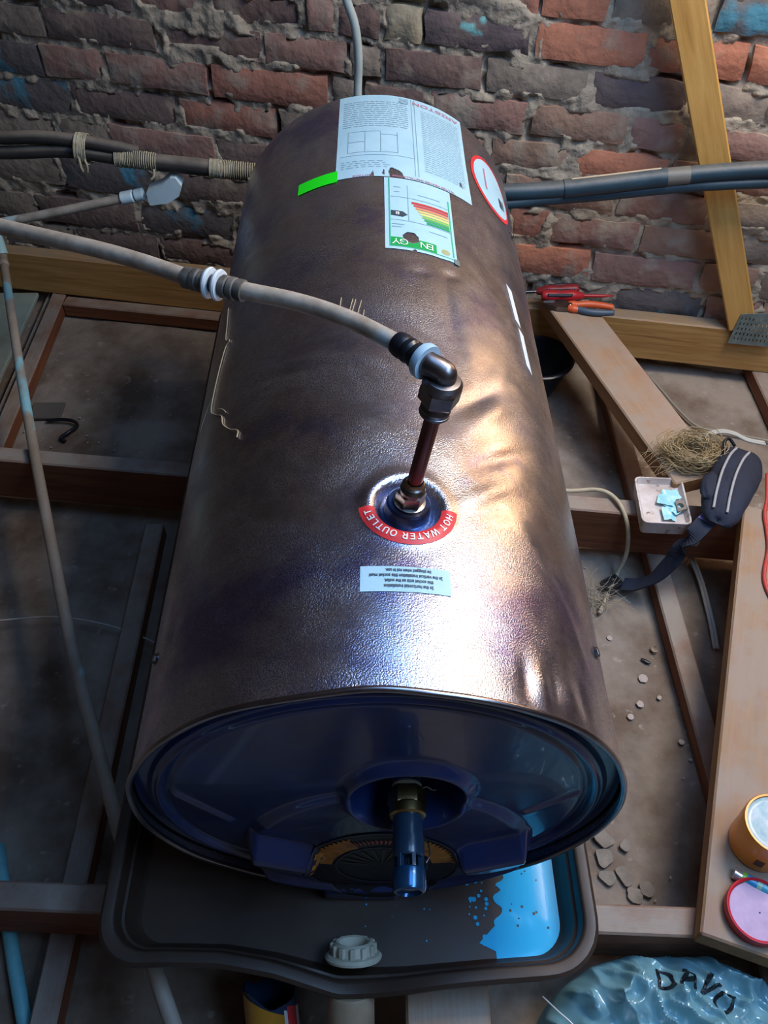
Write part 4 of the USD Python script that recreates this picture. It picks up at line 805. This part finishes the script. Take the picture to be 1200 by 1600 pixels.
w_ = np.sin(v)**.55; bx = .098*sx*(1+.04*np.cos(2*u)); by = .044*w_*np.sign(np.cos(u))*abs(np.cos(u))**.75*(1+.12*sx); bz = .026*w_*np.sign(np.sin(u))*abs(np.sin(u))**.8
fold = .010*(fbm(np.stack([bx*22+4, by*30, bz*10], -1), 3, 6)-.5)
obj('body', grid_mesh(bx, by+fold, bz+fold), M_NF, PO, smooth=True)
for s in (-.004, .020): obj('piping', tube([(-.085, s-.006, .018), (-.05, s, .0265), (0, s+.004, .030), (.05, s+.002, .027), (.085, s-.004, .018)], .0026, 8), mat('grey_piping', lin('#9a9a9c'), .6), PO, smooth=True)
obj('pocket', T(lump(.034, .016, .012, 3, .15, 2, 3), (-.035, -.030+.064, .016), R=rotz(8)), M_NF, PO, smooth=True)
obj('loop', tube([(.060, .030, .012), (.085, .040, .022), (.100, .034, .02), (.098, .020, .010)], .003, 8), M_BLACK, PO, smooth=True)
def ribbon(P_, w, th=.002, side=None, n_=8):
    C = smooth_path(P_, n_); t_ = np.gradient(C, axis=0); t_ /= np.linalg.norm(t_, axis=1, keepdims=True); sd = np.cross(t_, [0, 0, 1.]) if side is None else np.tile(side, (len(C), 1)); sd /= np.linalg.norm(sd, axis=1, keepdims=True); nn = np.cross(sd, t_)
    V = np.stack([C+sd*w/2+nn*th/2, C+sd*w/2-nn*th/2, C-sd*w/2-nn*th/2, C-sd*w/2+nn*th/2], 1).reshape(-1, 3); F = []
    for i in range(len(C)-1):
        for j in range(4): a, b = i*4+j, i*4+(j+1) % 4; F += [(a, b, b+4), (a, b+4, a+4)]
    m_ = len(C)*4; F += [(0, 1, 2), (0, 2, 3), (m_-4, m_-3, m_-2), (m_-4, m_-2, m_-1)]; return tm(V, F)
inv = lambda P_: (np.asarray(P_)-PC) @ np.array([pd, -pn, [0, 0, 1]]).T
obj('strap', ribbon(inv([(.610, .640, -.262), (.585, .612, -.262), (.565, .596, -.275), (.556, .598, -.310), (.545, .592, -.345), (.525, .590, -.39), (.503, .600, -.428), (.480, .612, -.444)]), .032, .003), M_NF, PO, smooth=40)
obj('stitching', ribbon(inv([(.600, .628, -.2595), (.590, .616, -.2590)]), .030, .0008), mat('lilac_tag', lin('#8d84c8'), .6), PO)
obj('buckle', T(extrude(rrect(-.020, -.019, .020, .019, .005).difference(unary_union([rrect(-.013, k-.0028, .016, k+.0028, .002) for k in (-.0115, 0, .0115)])), .005), inv((.462, .612, -.449)), R=rotz(150) @ np.eye(3)), M_BLACK, PO, smooth=25)
# tub, tube and lid on the wide plank
PZ = -.272
TB = thing('orange_tub', 'orange plastic tub with a white seal, standing on the wide plank', 'tub', mtx(None, (.517, .053, PZ)))
obj('body', lathe([(0, 0), (.037, 0), (.039, .003), (.0395, .030), (.041, .070), (.0395, .073), (.037, .073), (.037, .066), (0, .066)], 56), mat('amber_plastic', lin('#ff9f08'), .35, coat=.2, color2=lin('#f59205'), nscale=10), TB, smooth=35)
obj('seal', lathe([(.0378, .0665), (.036, .0705), (.030, .0690), (0, .0685)], 48), mat('white_seal', lin('#b3c3c7'), .3, color2=lin('#8fb0b8'), nscale=60, bump=.3, bscale=40), TB, smooth=True)
a_ = D(205); obj('dark_mark', T(rbox(.011, .0012, .015, .0003), (.0400*math.cos(D(243)), .0400*math.sin(D(243)), .028), R=rotz(243-90) @ np.eye(3)), mat('brown_mark', lin('#5a3a1c'), .5), TB)
GT = thing('glue_tube', 'small green and blue tube with silver end, between orange tub and red lid', 'tube', mtx(frame((.86, -.50, 0)), (.470, .0125, PZ+.0078)))
obj('end', lathe([(0, 0), (.0068, 0), (.0074, .001), (.0074, .010), (0, .010)], 28), mat('silver_end', lin('#d5dadb'), .25, .8), GT, smooth=35)
for i, (a, b, c) in enumerate((( .010, .0165, '#7db43a'), (.0165, .030, '#2b86b4'), (.030, .036, '#8fb9a2'), (.036, .048, '#3f9db8'), (.048, .066, '#63b83c'))): obj('band', lathe([(0, a), (.0076, a), (.0076, b), (0, b)], 28), mat('tube_band_%d' % i, lin(c), .3), GT, smooth=35)
LD = thing('red_lid', 'red plastic jar lid turned up to show its pink inside, on the wide plank', 'lid', mtx(None, (.4865, -.036, PZ)))
obj('rim', lathe([(0, 0), (.037, 0), (.0400, .002), (.0410, .014), (.0400, .017), (.0385, .0175), (.0365, .016), (.0365, .010), (0, .010)], 64), mat('red_plastic', lin('#c4202f'), .35), LD, smooth=35)
obj('liner', lathe([(.0362, .0105), (.0355, .0122), (.030, .0115), (.0, .0112)], 56), mat('pink_liner', lin('#bb9fc0'), .55, color2=lin('#aa90b0'), nscale=40), LD, smooth=True)
obj('speck', T(lump(.0012, .0009, .0005, 2), (.002, -.002, .0118)), M_INKDARK, LD)
# cables
M_CAB, M_CABG = mat('cream_cable', lin('#b9ac92'), .55, color2=lin('#a09377'), nscale=30), mat('grey_white_cable', lin('#b5b3a9'), .5)
obj('cream_cable', tube([(.16, .70, -.300), (.30, .735, -.302), (.372, .733, -.304), (.420, .735, -.303), (.446, .722, -.302), (.462, .690, -.303), (.474, .660, -.330), (.486, .655, -.40), (.475, .640, -.448), (.452, .600, -.452), (.425, .550, -.452)], .0042, 12), M_CAB, label='cream cable bending over the middle beam just right of the heater', cat='cable', smooth=True)
obj('twin_cable', [tube(np.array([(.600, .655, -.318), (.610, .650, -.36), (.630, .690, -.440), (.638, .640, -.452), (.638, .600, -.452), (.634, .523, -.453), (.628, .47, -.453)])+[s, 0, 0], .0032, 10) for s in (-.0030, .0030)], M_CABG, label='white twin cable hanging down past the pouch strap to the ceiling boards', cat='cable', smooth=True, kind=None)
obj('loop_cable', [tube(np.array([(.655, .86, -.30), (.672, .93, -.36), (.70, .968, -.398), (.745, .998, -.408), (.775, 1.003, -.408), (.800, .996, -.410), (.822, .980, -.412), (.858, .968, -.412)])+[0, s, 0], .0034, 10) for s in (-.0032, .0032)], M_CABG, label='white twin cable curling out beyond the hemp toward the right edge', cat='cable', smooth=True)
obj('floor_cable', tube([(.675, 1.245, -.456), (.689, 1.205, -.455), (.717, 1.124, -.455), (.748, 1.069, -.455), (.80, 1.05, -.455), (.90, 1.02, -.455)], .0030, 8), mat('dusty_cable', lin('#8f8878'), .8), label='dusty grey cable on the ceiling boards beyond the brace plank', cat='cable', smooth=True)
obj('red_cable', tube([(.742, .74, -.268), (.722, .678, -.268), (.706, .640, -.268), (.698, .600, -.268), (.688, .560, -.268), (.660, .49, -.268), (.665, .42, -.268)], .0034, 10), mat('red_cable_skin', lin('#b8413c'), .45), label='red cable on the wide plank at the right edge of the picture', cat='cable', smooth=True)
obj('white_wire', tube([(-.86, .515, -.448), (-.78, .530, -.442), (-.714, .534, -.438), (-.613, .541, -.438), (-.519, .526, -.440), (-.44, .50, -.446), (-.36, .46, -.452)], .0016, 8), mat('white_wire_skin', lin('#c3bdb0'), .5), label='thin white wire crossing behind the thin pipe at the left edge', cat='wire', smooth=True)
# fibres sticking to the tank, hemp on the boards
def on_shell(Lp, lift=.0015): return [wrap(np.array([[ang(a), y, lift]]))[0] for a, y in Lp]
HT = thing('hemp_thread', 'pale hemp thread stuck to the left flank of the heater', 'thread')
obj('strand', tube(on_shell([(-57, .70), (-55.5, .655), (-54, .61), (-51, .595), (-53.5, .585), (-55, .52), (-54.5, .465), (-50.5, .44), (-47, .425), (-45.5, .405), (-42, .385), (-38.5, .372), (-38.3, .360)]), .0010, 6), mat('hemp_strand', lin('#a8977a'), .8), HT, smooth=True)
obj('strand', tube(on_shell([(-55, .50), (-59, .48), (-62, .455)]), .0007, 6), mat('hemp_strand', None), HT, smooth=True)
obj('strand', tube(on_shell([(-50.5, .45), (-47.5, .44), (-45, .425)]), .0007, 6), mat('hemp_strand', None), HT, smooth=True)
for pts in ([(-9.5, .56), (-10, .53)], [(-6.2, .555), (-7.6, .515)], [(-5.4, .553), (-6.8, .515)], [(-3.8, .55), (-5, .518)], [(-3, .53), (-3.6, .505)]): obj('fibre', tube(on_shell(pts), .0007, 5), mat('hemp_strand', None), HT, smooth=True)
TOW = []
for k in range(60):
    c = np.array([.418, .585, FZ+.012]); a = r4.uniform(0, 2*np.pi); l_ = r4.uniform(.02, .075); b = a+r4.normal()*.5
    TOW.append(tube([c+[.02*r4.normal(), .02*r4.normal(), 0], c+[l_*.5*math.cos(a), l_*.5*math.sin(a), .012*r4.random()], c+[l_*math.cos(b), l_*math.sin(b), .004+.03*r4.random()**3]], r4.uniform(.0003, .0006), 4, 4, caps=False))
obj('hemp_wisp', TOW, mat('grey_tow', lin('#a09583'), .9), label='thin grey wisp of hemp fibres on the ceiling boards by the buckle', cat='hemp', kind='stuff', smooth=True)
# debris: clods, flakes, chips
M_CLOD = mat('mud_flake', lin('#8f8578'), .95, color2=lin('#776d61'), nscale=40, bump=.5, bscale=90)
clods = [(.360, .130, .018, 'topmost'), (.389, .117, .010, 'small rightmost upper'), (.352, .098, .014, 'left middle'), (.352, .068, .013, 'lower left'), (.378, .070, .015, 'large lower'), (.392, .043, .012, 'lowest'), (.410, .050, .011, 'dark lowest right')]
for i, (x, y, s, nm) in enumerate(clods):
    a = np.sort(r4.uniform(0, 2*np.pi, 9)); pg = Polygon([(s*(.75+.4*r4.random())*math.cos(t_), s*(.75+.4*r4.random())*math.sin(t_)) for t_ in a]).buffer(-.003).buffer(.005, quad_segs=3)
    m = extrude(pg, .005+.003*r4.random()); m.vertices[:, 2] += m.vertices[:, 0]*r4.uniform(-.15, .15)
    obj('mud_clod', T(m, (x, y, FZ-.002)), M_CLOD, label='flat mud flake, %s of the cluster right of the drip tray' % nm, cat='mud flake')
M_SPOT = mat('pale_chip', lin('#ad9f93'), .9)
CH = []
for k in range(150):
    x, y = (r4.uniform(.30, .95), r4.uniform(-.05, 1.15)) if k < 80 else (r4.uniform(-.83, -.45), r4.uniform(.85, 1.45))
    s = .0007+.0020*r4.random()**2.2; CH.append(T(trimesh.creation.icosphere(subdivisions=1, radius=1), (x, y, FZ+.001), R=np.diag([s*r4.uniform(.7, 1.4), s, s*.3])))
obj('chip_litter', CH, mat('crumb', lin('#a89e91'), .9), label='scatter of pale chips and crumbs over the dusty ceiling boards', cat='litter', kind='stuff')
for x, y, s, nm in ((.482, .414, .0085, 'largest pale round plaster spot, beside the batten'), (.503, .375, .004, 'small plaster spot nearest the batten'), (.466, .363, .0065, 'pale plaster spot below the largest one'), (.444, .338, .0058, 'lowest left plaster spot'), (.437, .500, .0055, 'plaster spot with a dark eye near the heater'), (.522, .290, .005, 'pinkish plaster spot low beside the batten')):
    obj('plaster_spot', T(lump(s, s, s*.16, 2, .25, 2, int(s*1e4)), (x, y, FZ+.001)), M_SPOT, label=nm+' on the ceiling boards', cat='spot', smooth=True)
obj('metal_clip', extrude(Point(0, 0).buffer(.007).difference(Point(.003, .001).buffer(.0045)), .003, (.515, .473, FZ+.002)), M_CHROME, label='tiny bright metal clip on the boards beside the batten', cat='clip')
obj('dark_leaf', T(lump(.010, .0035, .002, 2, .2), (.494, .449, FZ+.002), R=rotz(-35)), M_BLACK, label='dark curled shaving beside the tiny metal clip', cat='shaving', smooth=True)
obj('flat_plate', rbox(.075, .055, .006, .001, t=(-.785, 1.14, FZ+.003)), mat('dusty_slate', lin('#5f584f'), .9), label='flat square grey plate lying in dust at the left, behind the thin pipe', cat='plate')
obj('black_wire', tube([(-.775, 1.105, FZ+.004), (-.745, 1.105, FZ+.007), (-.715, 1.10, FZ+.008), (-.700, 1.085, FZ+.006), (-.712, 1.06, FZ+.010), (-.728, 1.045, FZ+.006), (-.717, 1.035, FZ+.004)], .0042, 8), M_BLACK, label='curled black wire lying beside the flat grey plate', cat='wire', smooth=True)
# torn cartridge at the bottom
CAX = np.array([-.08, .72, .69]); CAX /= np.linalg.norm(CAX)
CT = thing('torn_cartridge', 'torn yellow and red cartridge with dark blue top, below the front of the drip tray', 'cartridge', mtx(frame(CAX), np.array([-.146, -.092, -.352])-CAX*.125))
tz = np.linspace(0, 2*np.pi, 73)
ctop = .118+.012*np.sin(tz*2+.6)+.022*(noise(np.c_[np.cos(tz)*2.2+5, np.sin(tz)*2.2+5, 0*tz], 4)-.5)
cmid = .100+.020*np.cos(tz-D(20))
def wallpart(r, a0, a1, z0, top):
    a = np.linspace(a0, a1, 40); t_ = np.interp(a % (2*np.pi), tz, top) if np.ndim(top) else np.full(40, top); Zm = z0+np.outer(np.linspace(0, 1, 9), t_-z0); Am = np.tile(a, (9, 1)); return grid_mesh(r*np.cos(Am), r*np.sin(Am), Zm)
obj('liner', [wallpart(.0345, 0, 2*np.pi, .0, ctop), wallpart(.0332, 0, 2*np.pi, .0, ctop-.0004), lathe([(0, .001), (.0345, .001)], 30)], mat('dark_blue_liner', lin('#1f3a58'), .35), CT, smooth=True)
obj('wrapper', wallpart(.0352, D(10), D(122), .0, cmid), mat('yellow_wrapper', lin('#c9912c'), .4, color2=lin('#b87f28'), nscale=12), CT, smooth=True)
obj('white_stripe', wallpart(.0353, D(122), D(130), .0, cmid+.006), M_WHITE, CT, smooth=True)
obj('red_panel', wallpart(.0352, D(130), D(158), .0, cmid+.012), M_RED, CT, smooth=True)
obj('white_stripe', wallpart(.0353, D(158), D(176), .0, cmid+.010), M_WHITE, CT, smooth=True)
obj('round_mark', T(lathe([(0, .0006), (.009, .0006), (.0095, 0)], 20), (.0354*math.cos(D(88)), .0354*math.sin(D(88)), .050), R=frame((math.cos(D(88)), math.sin(D(88)), 0))), mat('grey_mark', lin('#8a8f97'), .4), CT)
# plastic bag at the bottom right
N_ = {'d': ('diffuse_bsdf', dict(color=lin('#8fc6d4'))), 't': ('translucent_bsdf', dict(color=lin('#8fc6d4'))), 'g': ('glossy_bsdf', dict(color=(.9, .95, 1), roughness=.22)), 'tr': ('transparent_bsdf', dict(color=(.85, .95, 1))),
      'm1': ('mix_closure', dict(fac=.35)), 'm2': ('mix_closure', dict(fac=.14)), 'm3': ('mix_closure', dict(fac=.16))}
M_BAG = usdkit.material(stage, '/World/Looks/thin_bag', N_, [('d.BSDF', 'm1.closure1'), ('t.BSDF', 'm1.closure2'), ('m1.closure', 'm2.closure1'), ('g.BSDF', 'm2.closure2'), ('m2.closure', 'm3.closure1'), ('tr.BSDF', 'm3.closure2')], surface='m3.closure')
def bag_pt(u, v):
    u, v = np.asarray(u, float), np.asarray(v, float)
    x = .385+.185*u; y = -.208+.152*v
    rad = np.sqrt(np.clip(1-np.abs(u)**2.4-np.abs(v)**2.4, 0, 1))
    p = np.stack([x*13, y*13, 0*x], -1)
    ridge = 1-np.abs(2*fbm(p+3, 3, 8)-1); ridge2 = 1-np.abs(2*fbm(np.stack([(x+y)*26, (x-y)*11, 0*x], -1)+9, 3, 5)-1)
    z = FZ+.006+((.105)+.050*ridge**3+.030*ridge2**4)*rad**.5
    return x, y, z
u, v = np.meshgrid(np.linspace(-1, 1, 150), np.linspace(-1, 1, 130)); r_ = np.maximum(1e-6, np.maximum(abs(u), abs(v))); sc_ = r_/np.maximum(1e-6, (abs(u)**2.4+abs(v)**2.4)**(1/2.4)); u, v = u*sc_, v*sc_
BG = thing('plastic_bag', 'crumpled pale blue plastic bag with black letters in the bottom right corner', 'bag')
obj('sheet', grid_mesh(*bag_pt(u, v)), M_BAG, BG, smooth=True)
def bag_word(c, x, y, h, rot):
    m = meshkit.text_mesh(c, h, .0002, True); m = m.subdivide_to_size(.004) if hasattr(m, 'subdivide_to_size') else m; w = np.asarray(m.vertices).copy(); w[:, :2] -= w[:, :2].mean(0); cs, sn = math.cos(D(rot)), math.sin(D(rot)); X_, Y_ = x+cs*w[:, 0]-sn*w[:, 1], y+sn*w[:, 0]+cs*w[:, 1]
    _, _, z = bag_pt((X_-.385)/.185, (Y_+.208)/.152); m.vertices = np.c_[X_, Y_, z+.0012+w[:, 2]]; return m
for c, x, y, rt in (('D', .372, -.098, -10), ('A', .398, -.100, -14), ('V', .425, -.106, -50), ('O', .440, -.128, -70)): obj('letter', bag_word(c, x, y, .025, rt), M_BLACK, BG)
obj('bag_wire', tube([(.208, -.118, -.325), (.225, -.135, -.322), (.245, -.155, -.320), (.262, -.19, -.318)], .0011, 6), M_WHITE, label='thin white wire at the left side of the plastic bag', cat='wire', smooth=True)

# things of a kind share a group
for pre, grp in (('tie_beam', 'tie beams crossing under the heater'), ('ceiling_batten', 'battens on the ceiling boards'), ('screwdriver', 'screwdrivers on the far beam'), ('mud_clod', 'mud flakes right of the drip tray'), ('plaster_spot', 'plaster spots on the ceiling boards')):
    for p in stage.GetPrimAtPath('/World').GetChildren():
        if p.GetName().startswith(pre): keys(p, group=grp)
